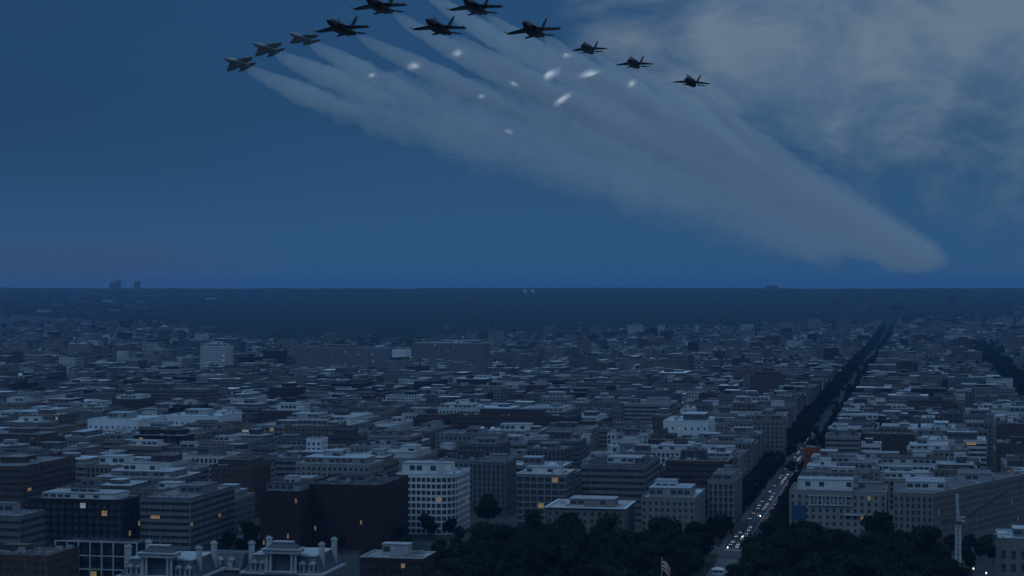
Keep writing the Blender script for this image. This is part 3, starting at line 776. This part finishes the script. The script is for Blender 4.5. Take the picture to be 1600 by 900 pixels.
# all further trees: one mass of low leafy clumps
def far_trees():
    r = random.Random(31); pts = []
    for s in np.arange(760, 5600, 13.0):
        for t in (-21, -14, 13, 20): pts.append((*st2xy(s+r.uniform(-3, 3), t+r.uniform(-1, 1)), r.uniform(1.2, 1.75)))
    for s in np.arange(200, 4200, 14.0):            # the second, parallel tree-lined street
        for t in (238, 247, 256, 265): pts.append((*st2xy(s+r.uniform(-3, 3), t+r.uniform(-1.5, 1.5)), r.uniform(.9, 1.35)))
    for q in range(5200):                            # trees in courts and on side streets
        y = r.uniform(1200, 7000)**1.0; px = r.uniform(-20, 1620); x = (px-800)*y/F
        if y < 2600 and r.random() < .55: continue
        s, t = xy2st(x, y)
        if y < 3200 and any(c[2]-3 < s < c[3]+3 and c[4]-3 < t < c[5]+3 for c in cand if abs(c[0]-y) < 120): continue
        if any(f[0]-3 < s < f[1]+3 and f[2]-3 < t < f[3]+3 for f in FOOT): continue
        pts.append((x, y, r.uniform(.8, 1.5)))
    for (px, py, w, d, n) in ((690, 640, 30, 40, 14), (446, 630, 26, 40, 10), (1290, 600, 20, 60, 8), (1520, 560, 60, 120, 40), (720, 560, 60, 200, 30), (770, 690, 20, 30, 8), (1440, 575, 90, 160, 40), (250, 560, 60, 200, 40), (60, 600, 50, 120, 30)):
        x0, y0, _ = at(px, py, 8)
        for q in range(n): pts.append((x0+r.uniform(-w, w), y0+r.uniform(-d, d), r.uniform(1.0, 1.7)))
    base = [crown_np(random.Random(300+i), 150, 4.6, 9.5, 1.5, 1.0, 7)[0] for i in range(5)]
    VS = []
    for (x, y, k) in pts:
        b = base[r.randrange(5)]; a = r.uniform(0, 6.28); c, s = math.cos(a)*k, math.sin(a)*k
        VS.append(np.stack([b[:, 0]*c-b[:, 1]*s+x, b[:, 0]*s+b[:, 1]*c+y, b[:, 2]*k+float(terr(x, y))], -1))
    V = np.concatenate(VS); o = link('street_greenery', np_mesh('street_greenery', V, np.arange(len(V)).reshape(-1, 4), M_leaf))
    tag(o, 'dark treetops filling streets and courts between the distant roofs', 'trees', kind='stuff'); print('far trees', len(pts))
far_trees()
def forest():
    ys = np.concatenate([np.linspace(4500, 8000, 230), np.linspace(8030, 17500, 260)]); us = np.linspace(-1, 1, 620)
    Yg, Ug = np.meshgrid(ys, us, indexing='ij'); px = 800+Ug*900; X = (px-800)*Yg/F
    fr = np.interp(px, FR_PX, FR_D)+500*fbm(X/260, Yg/400, 4)
    m = sst(Yg-fr, 0, 160)
    gap = sst(fbm(X/170+40, Yg/330, 4), .04, .12)*np.where(px < 300, 1.0, np.where(px > 1250, .5, .12))*(1-sst(Yg, 9000, 12500))
    m = m*(1-gap)
    bump = 17+14*fbm(X/38, Yg/60, 4)+6*fbm(X/9, Yg/22, 2)+10*fbm(X/300, Yg/500, 2)
    Z = terr(X, Yg)-6+(bump+4)*m
    V = np.stack([X, Yg, Z], -1).reshape(-1, 3); nx = len(us); ny = len(ys); i = (np.arange(ny-1)[:, None]*nx+np.arange(nx-1)[None]).ravel()
    o = link('forest', np_mesh('forest', V, np.stack([i, i+1, i+nx+1, i+nx], 1), mat_basic('forest_canopy', (.024, .036, .022), .95, .5, .03, spec=.1), smooth=False))
    tag(o, 'dark unbroken woodland covering the hills up to the horizon', 'forest', kind='stuff')
forest()

# ------------------------------------------------------------------ cars on the avenue
def car_meshes():
    bp = [(-2.2, .35), (2.2, .35), (2.25, .62), (2.1, .80), (1.05, .92), (.45, 1.40), (-1.0, 1.43), (-1.75, .98), (-2.2, .92)]
    def ext(mb, prof, w):
        n = len(mb.v); k = len(prof); mb.v += [(-w, p[0], p[1]) for p in prof]+[(w, p[0], p[1]) for p in prof]
        for i in range(k): j = (i+1) % k; mb.f.append((n+i, n+j, n+k+j, n+k+i))
        mb.f += [tuple(n+k-1-i for i in range(k)), tuple(n+k+i for i in range(k))]
    b = MB(); ext(b, bp, .88); body = [b.mesh('body', m) for m in M_car]
    g = MB(); g.box(-.89, .89, -.95, .40, .98, 1.30); g.quad((-.78, 1.06, .95), (.78, 1.06, .95), (.72, .50, 1.385), (-.72, .50, 1.385)); g.quad((.78, -1.78, 1.01), (-.78, -1.78, 1.01), (-.72, -1.06, 1.41), (.72, -1.06, 1.41))
    w = MB(); w.tube((-.1, 0, 0), (.1, 0, 0), .33, .33, 10)
    l = MB(); l.box(-.16, .16, -.05, .05, -.07, .07)
    return body, g.mesh('window', M_glass), w.mesh('wheel', M_rub), l.mesh('headlight', M_head), l.mesh('taillight', M_tail)
CB, CG, CW, CH, CT = car_meshes()
CN = ['white', 'black', 'silver', 'red', 'blue']
def car(s, t, away, ci, label):
    x, y = st2xy(s, t); o = empty('car', (x, y, .024), ROT+(0 if away else math.pi)); tag(o, label, 'car', 'cars on the avenue')
    link('body', CB[ci], o); link('window', CG, o)
    for a in (-.82, .82):
        for b in (-1.35, 1.35): link('wheel', CW, o, (a, b, .33))
        link('headlight', CH, o, (a*.8, 2.24, .68)); link('taillight', CT, o, (a*.85, -2.2, .78))
def traffic():
    r = random.Random(2)
    for lane, t, away in (('outer oncoming', -7.4, False), ('inner oncoming', -3.0, False), ('inner outbound', 2.8, True), ('outer outbound', 7.4, True)):
        s = 108+r.uniform(0, 14); n = 0
        while s < 1500 and n < 24:
            ci = r.choices(range(5), [30, 25, 25, 8, 12])[0]
            car(s, t+r.uniform(-.3, .3), away, ci, f"{CN[ci]} car with lights on, {ORD[n]} from the park in the avenue's {lane} lane"); n += 1
            s += r.choice([11, 16, 26, 40, 60])*r.uniform(.9, 1.2)
traffic()
def street_lamp(x, y, label):
    o = empty('street_lamp', (x, y, 0)); tag(o, label, 'street lamp', 'street lamps')
    b = MB(); b.tube((0, 0, 0), (0, 0, .6), .18, .12, 8); b.tube((0, 0, .6), (0, 0, 5.2), .08, .06, 8); b.build('post', M_pole, o)
    b = MB(); b.rings([[(math.cos(6.283*i/10)*r, math.sin(6.283*i/10)*r, z) for i in range(10)] for r, z in ((.1, 5.2), (.32, 5.45), (.36, 5.75), (.22, 6.05), (.05, 6.15))]); b.build('globe', M_lamp, o)
for i, (px, py, lb) in enumerate(((1137, 855, 'bright street lamp at the park end of the avenue'), (1188, 806, 'street lamp on the left pavement beside the tree row'), (1160, 838, 'street lamp beside the cars near the crossing'),
        (1480, 884, 'street lamp glowing left of the crane foot'), (1521, 888, 'street lamp glowing right of the crane foot'), (1541, 895, 'lowest street lamp beside the cropped beige building'),
        (1377, 860, 'dim street lamp showing among the right park trees'), (876, 833, 'street lamp showing above the left park trees'))):
    x, y, _ = at(px, py, 5.8); street_lamp(x, y, lb)

# ------------------------------------------------------------------ tower crane at lower right
def crane():
    x, y, _ = at(1497, 815, 31); o = empty('tower_crane', (x, y, 0), 0); tag(o, 'white lattice tower crane with raised dark jib at lower right', 'crane')
    def lattice(mb, a, b, w, n, r=.13):
        a = Vector(a); b = Vector(b); d = (b-a).normalized(); u = Vector((0, 1, 0)).cross(d).normalized() if abs(d.y) < .9 else Vector((1, 0, 0)); v = d.cross(u)
        cs = [u*w+v*w, u*-w+v*w, u*-w+v*-w, u*w+v*-w]
        for c in cs: mb.tube(a+c, b+c, r, r, 4)
        for k in range(n):
            p = a+(b-a)*(k/n); q = a+(b-a)*((k+1)/n)
            for i in range(4):
                c0, c1 = cs[i], cs[(i+1) % 4]; mb.tube(p+c0, q+c1, r*.6, r*.6, 3, False); mb.tube(q+c0, q+c1, r*.6, r*.6, 3, False)
    b = MB(); lattice(b, (0, 0, 0), (0, 0, 30), 1.15, 12, .2); b.build('mast', M_white, o)
    b = MB(); b.box(-2.2, 2.2, -2, 2, -.2, .6); b.build('base', M_pave, o)
    b = MB(); b.tube((0, 0, 30), (0, 0, 31.2), 1.9, 1.9, 12); b.build('slewing_ring', M_plantd, o)
    b = MB(); lattice(b, (0, 0, 31.2), (-.6, 0, 45), .55, 7, .12); b.build('apex_frame', M_white, o)
    b = MB(); lattice(b, (1.5, 0, 31.8), (24.5, 0, 46.5), .8, 14, .30); b.build('jib', M_plantd, o)
    b = MB(); lattice(b, (-1.2, 0, 31.8), (-8, 0, 31.8), .7, 5, .12); cj = b.build('counter_jib', M_plantd, o)
    b = MB(); b.box(-8.4, -5.2, -1.2, 1.2, 29.8, 32.6); b.build('counterweight', M_plantd, cj)
    b = MB(); b.box(1.2, 3.0, -2.6, -1.0, 31.3, 33.6); cb = b.build('cab', M_white, o); b = MB(); b.box(1.4, 2.8, -2.66, -2.58, 32.2, 33.3); b.build('pane', M_glass, cb)
    b = MB(); b.tube((-.6, 0, 45), (22, 0, 45.8), .06, .06, 4); b.tube((-.6, 0, 45), (-7.6, 0, 32.4), .06, .06, 4); b.build('stay_cable', M_pole, o)
    b = MB(); b.tube((23.6, 0, 46.6), (23.6, 0, 24), .04, .04, 4); b.box(23.2, 24.0, -.3, .3, 23, 24); b.build('hook_line', M_pole, o)
crane()
# flag on its pole at the bottom edge
def flag():
    x, y, _ = at(1034, 872, 42); o = empty('flagpole', (x, y, 0)); tag(o, 'flagpole with a drooping red and white striped flag at the bottom edge', 'flagpole')
    b = MB(); b.tube((0, 0, 0), (0, 0, 42), .16, .08, 8); b.build('pole', M_white, o)
    b = MB(); b.rings([[(math.cos(6.283*i/8)*r, math.sin(6.283*i/8)*r, z) for i in range(8)] for r, z in ((.05, 42), (.22, 42.2), (.05, 42.42))]); b.build('finial', M_white, o)
    mr = mat_basic('flag_red', (.35, .03, .04), .9, .1, 1); mw = mat_basic('flag_white', (.7, .68, .68), .9, .1, 1)
    for k in range(7):
        b = MB(); nseg = 10
        for i in range(nseg):
            f = lambda u, q: (.1+u*3.4, .35*math.sin(u*7)+.2*math.sin(u*3+q), 41.6-q*.74-u*u*3.6)
            u0, u1 = i/nseg, (i+1)/nseg; b.quad(f(u0, k), f(u1, k), f(u1, k+1), f(u0, k+1))
        b.build('flag_stripe', mr if k % 2 == 0 else mw, o)
flag()
def booth():
    x, y, _ = at(1122, 893, 1.5); o = empty('guard_booth', (x, y, 0), ROT); tag(o, 'small white guard booth in the clearing below the avenue', 'booth')
    b = MB(); b.box(-2.8, 2.8, -1.8, 1.8, 0, 2.6); b.build('wall', M_white, o)
    b = MB(); b.frus([(-3.4, -2.4), (3.4, -2.4), (3.4, 2.4), (-3.4, 2.4)], [(-1, -.3), (1, -.3), (1, .3), (-1, .3)], 2.602, 3.9); b.build('roof', M_white, o)
    for x0 in (-2, -.4, 1.2): b = MB(); b.box(x0, x0+1, -1.86, -1.78, 1, 2.1); b.build('window', M_glass, o)
booth()
# two white radomes on a roof
for i, (px, lb) in enumerate(((754, 'left of two small white radomes on a mid-distance roof'), (770, 'right of two small white radomes on a mid-distance roof'))):
    x, y, _ = at(px, 670, 38); o = empty('radome', (x, y, 0)); tag(o, lb, 'radome', 'radomes')
    b = MB(); b.tube((0, 0, 20), (0, 0, 35.5), .8, .8, 8); b.build('pedestal', M_plant, o)
    b = MB(); b.rings([[(math.cos(6.283*k/14)*2.3*math.sin(a), math.sin(6.283*k/14)*2.3*math.sin(a), 37.4-2.3*math.cos(a)) for k in range(14)] for a in [R(q) for q in (20, 45, 70, 90, 115, 140, 160, 176)]]); b.build('dome', M_white, o, True)

# ------------------------------------------------------------------ fighter jets
M_jet = {'dark': mat_basic('jet_navy', (.010, .013, .028), .4, .15, .4, spec=.4), 'grey': mat_basic('jet_grey', (.50, .51, .51), .5, .12, .4, spec=.4), 'slate': mat_basic('jet_slate', (.05, .055, .065), .55, .15, .4)}
M_gold = mat_basic('jet_gold', (.45, .26, .03), .5, .1, 1); M_nozz = mat_basic('jet_nozzle', (.05, .045, .04), .5, .2, 2, metal=.8); M_canopy = mat_basic('jet_canopy', (.02, .022, .025), .08, .1, 1, spec=.8)
def plate(mb, pts, th):
    """thin wing: pts (x, y, z) outline; tapered lens thickness th"""
    c = sum((Vector(p) for p in pts), Vector())/len(pts); a = Vector(pts[1])-Vector(pts[0]); n = None
    n = (Vector(pts[1])-Vector(pts[0])).cross(Vector(pts[2])-Vector(pts[0])).normalized()
    k = len(pts); i0 = len(mb.v)
    inner = [Vector(p)*.78+c*.22 for p in pts]
    mb.v += [tuple(p) for p in pts]+[tuple(p+n*th/2) for p in inner]+[tuple(p-n*th/2) for p in inner]
    for i in range(k):
        j = (i+1) % k; mb.f.append((i0+i, i0+j, i0+k+j, i0+k+i)); mb.f.append((i0+j, i0+i, i0+2*k+i, i0+2*k+j))
    mb.f.append(tuple(i0+k+i for i in range(k))); mb.f.append(tuple(i0+2*k+k-1-i for i in range(k)))
def jet_parts(kind):
    """local axes: x right wing, y nose, z up. returns [(name, mesh, sub-of)]"""
    out = []; sup = lambda a, e: (abs(math.cos(a))**e*math.copysign(1, math.cos(a)), abs(math.sin(a))**e*math.copysign(1, math.sin(a)))
    def loft(sec, e=.75, k=16):
        b = MB(); b.rings([[(sup(6.2832*i/k, e)[0]*w, y, zc+sup(6.2832*i/k, e)[1]*h) for i in range(k)] for (y, w, h, zc) in sec]); return b
    if kind == 'dark':
        m = M_jet['dark']
        out.append(('fuselage', loft([(8.6, .06, .06, .05), (7.6, .34, .34, .05), (6.2, .60, .62, .08), (4.4, .72, .85, .15), (2.0, .95, .95, .1), (-.5, 1.45, .85, 0), (-4, 1.5, .75, 0), (-6.6, 1.35, .62, 0), (-7.2, 1.1, .5, 0)]).mesh('fuselage', m, True), None))
        out.append(('canopy', loft([(5.9, .08, .05, .55), (5.2, .42, .38, .72), (4.2, .48, .5, .85), (2.9, .42, .38, .85), (1.9, .15, .1, .85)], 1).mesh('canopy', M_canopy, True), 'fuselage'))
        for sg in (-1, 1):
            b = MB(); b.rings([[(sg*(1.15+.48*math.cos(q)), y, -.25+.5*math.sin(q)) for q in [6.2832*i/10 for i in range(10)]] for y in (1.9, -4.8)]); out.append(('intake', b.mesh('intake', m), 'fuselage'))
            b = MB(); plate(b, [(sg*.5, 5.0, .2), (sg*1.5, 2.0, .1), (sg*1.5, -1, .1), (sg*.8, -1, .1)], .12); out.append(('leading_edge_root', b.mesh('leading_edge_root', m), None))
            b = MB(); plate(b, [(sg*1.1, 1.6, .12), (sg*5.7, -.9, -.05), (sg*5.7, -2.9, -.05), (sg*1.1, -3.3, .12)], .28); out.append(('wing', b.mesh('wing', m), None))
            b = MB(); b.tube((sg*5.85, .6, -.05), (sg*5.85, -2.6, -.05), .12, .10, 6); out.append(('wingtip_rail', b.mesh('wingtip_rail', M_gold), 'wing'))
            b = MB(); plate(b, [(sg*1.1, -2.8, .4), (sg*2.15, -5.3, 3.3), (sg*2.15, -6.5, 3.3), (sg*1.1, -5.6, .4)], .18); out.append(('tail_fin', b.mesh('tail_fin', m), None))
            b = MB(); plate(b, [(sg*1.3, -5.4, -.1), (sg*3.4, -7.3, -.25), (sg*3.4, -8.4, -.25), (sg*1.3, -7.7, -.1)], .16); out.append(('tailplane', b.mesh('tailplane', m), None))
            b = MB(); b.tube((sg*.6, -7.1, 0), (sg*.6, -8.3, 0), .52, .40, 12); out.append(('nozzle', b.mesh('nozzle', M_nozz), 'fuselage'))
    elif kind == 'grey':
        m = M_jet['grey']
        out.append(('fuselage', loft([(9.2, .05, .04, .1), (8, .42, .32, .1), (6.4, .75, .6, .1), (4.6, 1.0, .82, .1), (2.6, 1.75, .85, 0), (-1, 2.0, .8, 0), (-5, 1.95, .62, 0), (-8.0, 1.5, .42, 0)], .6).mesh('fuselage', m, True), None))
        out.append(('canopy', loft([(6.8, .08, .05, .6), (5.9, .45, .4, .78), (4.8, .5, .55, .9), (3.3, .4, .35, .9), (2.4, .1, .1, .85)], 1).mesh('canopy', M_canopy, True), 'fuselage'))
        for sg in (-1, 1):
            b = MB(); b.rings([[(sg*(1.45+p*.5), y, -.1+q*.6) for p, q in ((-1, -1), (1, -1), (1.1, 1), (-.8, 1))] for y in (3.6, -2)]); out.append(('intake', b.mesh('intake', m), 'fuselage'))
            b = MB(); plate(b, [(sg*1.6, 2.6, .1), (sg*6.7, -2.0, 0), (sg*6.7, -3.2, 0), (sg*4.6, -4.8, .05), (sg*1.6, -4.8, .1)], .3); out.append(('wing', b.mesh('wing', m), None))
            b = MB(); plate(b, [(sg*1.7, -3.2, .4), (sg*2.9, -5.6, 3.3), (sg*2.95, -7.0, 3.3), (sg*1.75, -7.2, .4)], .2); out.append(('tail_fin', b.mesh('tail_fin', m), None))
            b = MB(); plate(b, [(sg*1.6, -5.4, 0), (sg*4.4, -7.6, 0), (sg*4.4, -8.6, 0), (sg*2.2, -9.8, 0), (sg*1.6, -9.2, 0)], .18); out.append(('tailplane', b.mesh('tailplane', m), None))
            b = MB(); b.rings([[(sg*.75+p*.6, -7.9+0*p, q*.38) for p, q in ((-1, -1), (1, -1), (1, 1), (-1, 1))], [(sg*.75+p*.55, -9.2, q*.16) for p, q in ((-1, -1), (1, -1), (1, 1), (-1, 1))]]); out.append(('nozzle', b.mesh('nozzle', M_nozz), 'fuselage'))
    else:
        m = M_jet['slate']
        out.append(('fuselage', loft([(7.6, .05, .05, .0), (6.5, .42, .38, .0), (5.0, .75, .72, .05), (3.0, 1.15, 1.0, .0), (0, 1.45, 1.05, -.05), (-3.5, 1.2, .9, 0), (-6.2, .75, .7, 0)], .7).mesh('fuselage', m, True), None))
        out.append(('canopy', loft([(5.3, .08, .05, .55), (4.5, .45, .4, .75), (3.4, .5, .55, .9), (2.1, .4, .35, .95), (1.0, .1, .1, .9)], 1).mesh('canopy', M_canopy, True), 'fuselage'))
        b = MB(); b.tube((0, -6.1, 0), (0, -7.3, 0), .62, .48, 14); out.append(('nozzle', b.mesh('nozzle', M_nozz), 'fuselage'))
        for sg in (-1, 1):
            b = MB(); b.rings([[(sg*(1.0+p*.35), y, -.1+q*.55) for p, q in ((-1, -1), (1, -.8), (1, .9), (-1, 1))] for y in (3.1, -1)]); out.append(('intake', b.mesh('intake', m), 'fuselage'))
            b = MB(); plate(b, [(sg*1.1, 1.9, .1), (sg*5.35, -1.5, .0), (sg*5.35, -2.6, 0), (sg*1.1, -3.2, .1)], .26); out.append(('wing', b.mesh('wing', m), None))
            b = MB(); plate(b, [(sg*1.1, -2.6, .4), (sg*1.95, -4.7, 2.9), (sg*1.95, -5.9, 2.9), (sg*1.15, -5.6, .4)], .18); out.append(('tail_fin', b.mesh('tail_fin', m), None))
            b = MB(); plate(b, [(sg*1.0, -4.6, 0), (sg*3.4, -6.4, 0), (sg*3.4, -7.3, 0), (sg*1.0, -7.0, 0)], .16); out.append(('tailplane', b.mesh('tailplane', m), None))
    return out
JP = {k: jet_parts(k) for k in ('dark', 'grey', 'slate')}
FLY = Vector((.243, 1.0, .0)).normalized()          # from a jet back along its trail
def jet(kind, px, py, d, label, group, pitch=4, roll=0, yaw=0):
    p = Vector(((px-800)*d/F, d, CAMZ-(py-450)*d/F)); o = empty('fighter_jet', p); tag(o, label, 'jet', group)
    hd = math.atan2(-FLY.x, FLY.y)+math.pi
    o.rotation_euler = (Matrix.Rotation(hd+R(yaw), 4, 'Z') @ Matrix.Rotation(R(pitch), 4, 'X') @ Matrix.Rotation(R(roll), 4, 'Y')).to_euler()
    pr = {}
    last_wing = None
    for nme, me, sub in JP[kind]:
        par = o if sub is None else (pr.get(sub) or o)
        q = link(nme, me, par); pr[nme] = q
    return p
TAIL = {}
GD, GG, GS = 'dark delta formation of jets', 'pale grey jets on the left flank', 'dark single-tail flank of jets on the right'
JETS = [
 ('dark', 590, 8, 412, 'dark twin-finned jet cut by the top edge, upper left of its formation', GD, 2.5, 3), ('dark', 740, 10, 412, 'dark twin-finned jet near the top edge, upper right of its formation', GD, 2.5, 2),
 ('dark', 531, 43, 412, 'leftmost dark jet of the formation, beside the pale grey jets', GD, 2.5, 4), ('dark', 683, 42, 412, 'dark jet in the middle of the lower row of three', GD, 2.5, 0),
 ('dark', 831, 46, 412, 'rightmost dark jet of the lower row of three', GD, 2.5, 4),
 ('grey', 470, 59, 780, 'pale grey jet with a bright wing, nearest to the dark jets', GG, 7, 12, -14), ('grey', 414, 75, 790, 'middle one of the three pale grey jets', GG, 7, 22, -14),
 ('grey', 369, 98, 800, 'leftmost and lowest of the three pale grey jets', GG, 7, 24, -14),
 ('slate', 918, 76, 545, 'dark small jet, nearest of the right-hand three to the formation', GS, 2, 2), ('slate', 990, 99, 545, 'dark small jet in the middle of the right-hand three', GS, 2, 0),
 ('slate', 1079, 128, 545, 'rightmost and lowest of all the jets, small and dark', GS, 2, -4)]
JP_POS = [jet(*j) for j in JETS]
JP_POS.append(Vector(((636-800)*430/F, 430, CAMZ+(480)*430/F)))       # a sixth dark jet flies above the frame; only its trail shows

# ------------------------------------------------------------------ smoke trails: bodies of air thick with smoke
def mat_smoke(name, dens, col=(.965, .985, 1.0), glow=0.0):
    m = bpy.data.materials.new(name); m.use_nodes = True; nt = m.node_tree; nt.nodes.clear()
    o = nt.nodes.new('ShaderNodeOutputMaterial'); v = nt.nodes.new('ShaderNodeVolumePrincipled'); v.inputs['Density'].default_value = dens
    v.inputs['Color'].default_value = (*col, 1); v.inputs['Anisotropy'].default_value = .0; v.inputs['Emission Color'].default_value = (.86, .95, 1.0, 1); v.inputs['Emission Strength'].default_value = glow; nt.links.new(v.outputs[0], o.inputs['Volume']); return m
PUFF = [mat_smoke('flare_%d' % q, v, (1.0, 1.0, 1.0), g) for q, (v, g) in enumerate(((.06, .004), (.12, .022), (.2, .06), (.3, .12)))]  # brightness added as volume emission, no known source burns here
_sm = {}
def smoke_mat(k, fac):
    key = (k, round(fac, 1))
    if key not in _sm: _sm[key] = mat_smoke('smoke_'+('fresh', 'young', 'spread', 'old')[k], (.078, .023, .006, .0016)[k]/key[1])
    return _sm[key]
def trail(i, p0, label, strength=1.0, end=3500):
    """nested tapering plumes: the young smoke is narrow and dense, the old wide and thin"""
    r = random.Random(50+i); o = empty('smoke_trail', p0); tag(o, label, 'smoke', 'smoke trails of the jets')
    side = np.array(FLY.cross(Vector((0, 0, 1))).normalized()); fly = np.array(FLY); upv = np.array((0, 0, 1.0)); ph = r.uniform(0, 50); fac = max(1.0, p0.y/430)
    for k, (a, b) in enumerate(((8, 190), (8, 520), (8, 1500), (8, end))):
        sv = [a]
        while sv[-1] < b: sv.append(sv[-1]+max(1.4, .035*sv[-1] if k < 3 else .02*sv[-1]))
        s = np.array(sv); K = 22
        rad = (.22+.20*np.minimum(s, 900)**.58*np.maximum(1, s/900)**.62)*fac*strength*(1, 1.04, 1.08, 1.12)[k]
        t = (s-a)/(s[-1]-a); e = np.clip((s-a)/14+.15, 0, 1)*np.clip((1-t)/(.62 if k < 3 else .12), 0, 1)**(.8 if k < 3 else .5)
        e = np.maximum(e, .015)
        arc = np.cumsum(np.gradient(s)/(rad*2.3))
        wx = fbm(s/60+ph, s*0+3.3, 3)*rad*.9; wz = fbm(s/60+ph, s*0+8.3, 3)*rad*.8-4.0*fac*(1-np.exp(-s/80))
        c = fly*s[:, None]+side*wx[:, None]+upv*wz[:, None]
        an = np.arange(K)*6.2832/K; A, AR = np.meshgrid(an, arc)
        n1 = fbm(np.cos(A)*1.2+ph+AR, np.sin(A)*1.2+AR*.7+k*.6, 4)
        grow = np.clip(s/120, .25, 1)[:, None]
        rr = rad[:, None]*e[:, None]*(1+1.25*n1*grow)
        V = c[:, None, :]+side*(rr*np.cos(A))[..., None]+upv*(rr*np.sin(A))[..., None]
        b_ = MB(); b_.rings(V.tolist()); outward(b_.build('plume', smoke_mat(k, fac), o, True).data)
TL = ['smoke trail of the dark jet cut by the top edge', 'smoke trail of the dark jet near the top edge', 'smoke trail of the leftmost dark jet', 'smoke trail of the middle dark jet in the lower row',
      'smoke trail of the rightmost dark jet in the lower row', 'smoke trail of the pale grey jet nearest the dark jets', 'smoke trail of the middle pale grey jet', 'lowest smoke trail, behind the leftmost pale grey jet',
      'faint smoke trail of the first small jet at right', 'faint smoke trail of the middle small jet at right', 'faint smoke trail of the rightmost small jet', 'smoke trail entering from the top edge between two dark jets']
for i, p in enumerate(JP_POS): trail(i, p, TL[i], .75 if 8 <= i <= 10 else 1.0)
def puffs():  # bright white patches in the smoke, their own glow added
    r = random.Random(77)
    spots = [(648, 103, 520, 2.4, 1.6, .2, 'white patch of added glow in the trail of the leftmost dark jet'), (582, 118, 690, 1.8, 1.2, .3, 'white patch of added glow in the trail of the nearest pale grey jet'), (716, 83, 520, 2.0, 1.4, .2, 'white patch of added glow in the trail of the topmost left dark jet'),
             (880, 156, 620, 4.0, 1.6, .6, 'brightest white curl of added glow, lowest of the bright cluster'), (860, 117, 600, 3.4, 1.8, .5, 'soft white patch of added glow left in the bright cluster'), (920, 115, 600, 4.0, 1.4, .25, 'long white patch of added glow in the middle of the bright cluster'),
             (987, 131, 640, 2.4, 2.0, .8, 'white patch of added glow below the middle small jet at right'), (885, 86, 560, 2.0, 1.3, .1, 'white patch of added glow beside the first small jet at right'), (795, 205, 700, 1.3, 3.0, 1.2, 'thin upright white wisp of added glow in the lower smoke'),
             (802, 131, 620, 1.8, 1.0, -.4, 'small white patch of added glow in the trail of the middle dark jet'), (752, 150, 640, 1.6, 1.2, .0, 'faint white patch of added glow left of the bright cluster')]
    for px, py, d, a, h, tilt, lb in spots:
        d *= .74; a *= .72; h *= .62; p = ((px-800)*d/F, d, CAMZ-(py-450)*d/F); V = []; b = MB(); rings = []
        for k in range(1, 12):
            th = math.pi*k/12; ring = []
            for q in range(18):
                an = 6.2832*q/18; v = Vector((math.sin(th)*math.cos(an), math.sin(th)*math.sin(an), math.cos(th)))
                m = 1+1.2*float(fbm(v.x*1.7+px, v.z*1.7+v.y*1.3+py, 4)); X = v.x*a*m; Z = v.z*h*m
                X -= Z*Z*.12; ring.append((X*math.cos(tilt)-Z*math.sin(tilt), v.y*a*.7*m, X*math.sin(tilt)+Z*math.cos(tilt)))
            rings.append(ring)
        o = empty('flare_glow', p); tag(o, lb, 'flare', 'patches of added glow in the smoke')
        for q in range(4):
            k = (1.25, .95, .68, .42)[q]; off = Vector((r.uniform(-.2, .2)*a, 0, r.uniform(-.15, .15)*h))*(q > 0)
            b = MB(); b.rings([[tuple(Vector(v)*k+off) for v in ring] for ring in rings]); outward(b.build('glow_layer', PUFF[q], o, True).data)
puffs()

# ------------------------------------------------------------------ haze
def haze():
    b = MB(); b.box(-23500, 23500, -3400, 29500, -1.0, 262); m = mat_smoke('haze_air', 4.4e-5, (.27, .56, 1.0))
    o = b.build('haze', m); tag(o, 'thin blue dusk haze over the whole city', 'haze', kind='stuff')
    # terrain sheet ends outside the box sides by design: keep the box inside the sheet
haze()
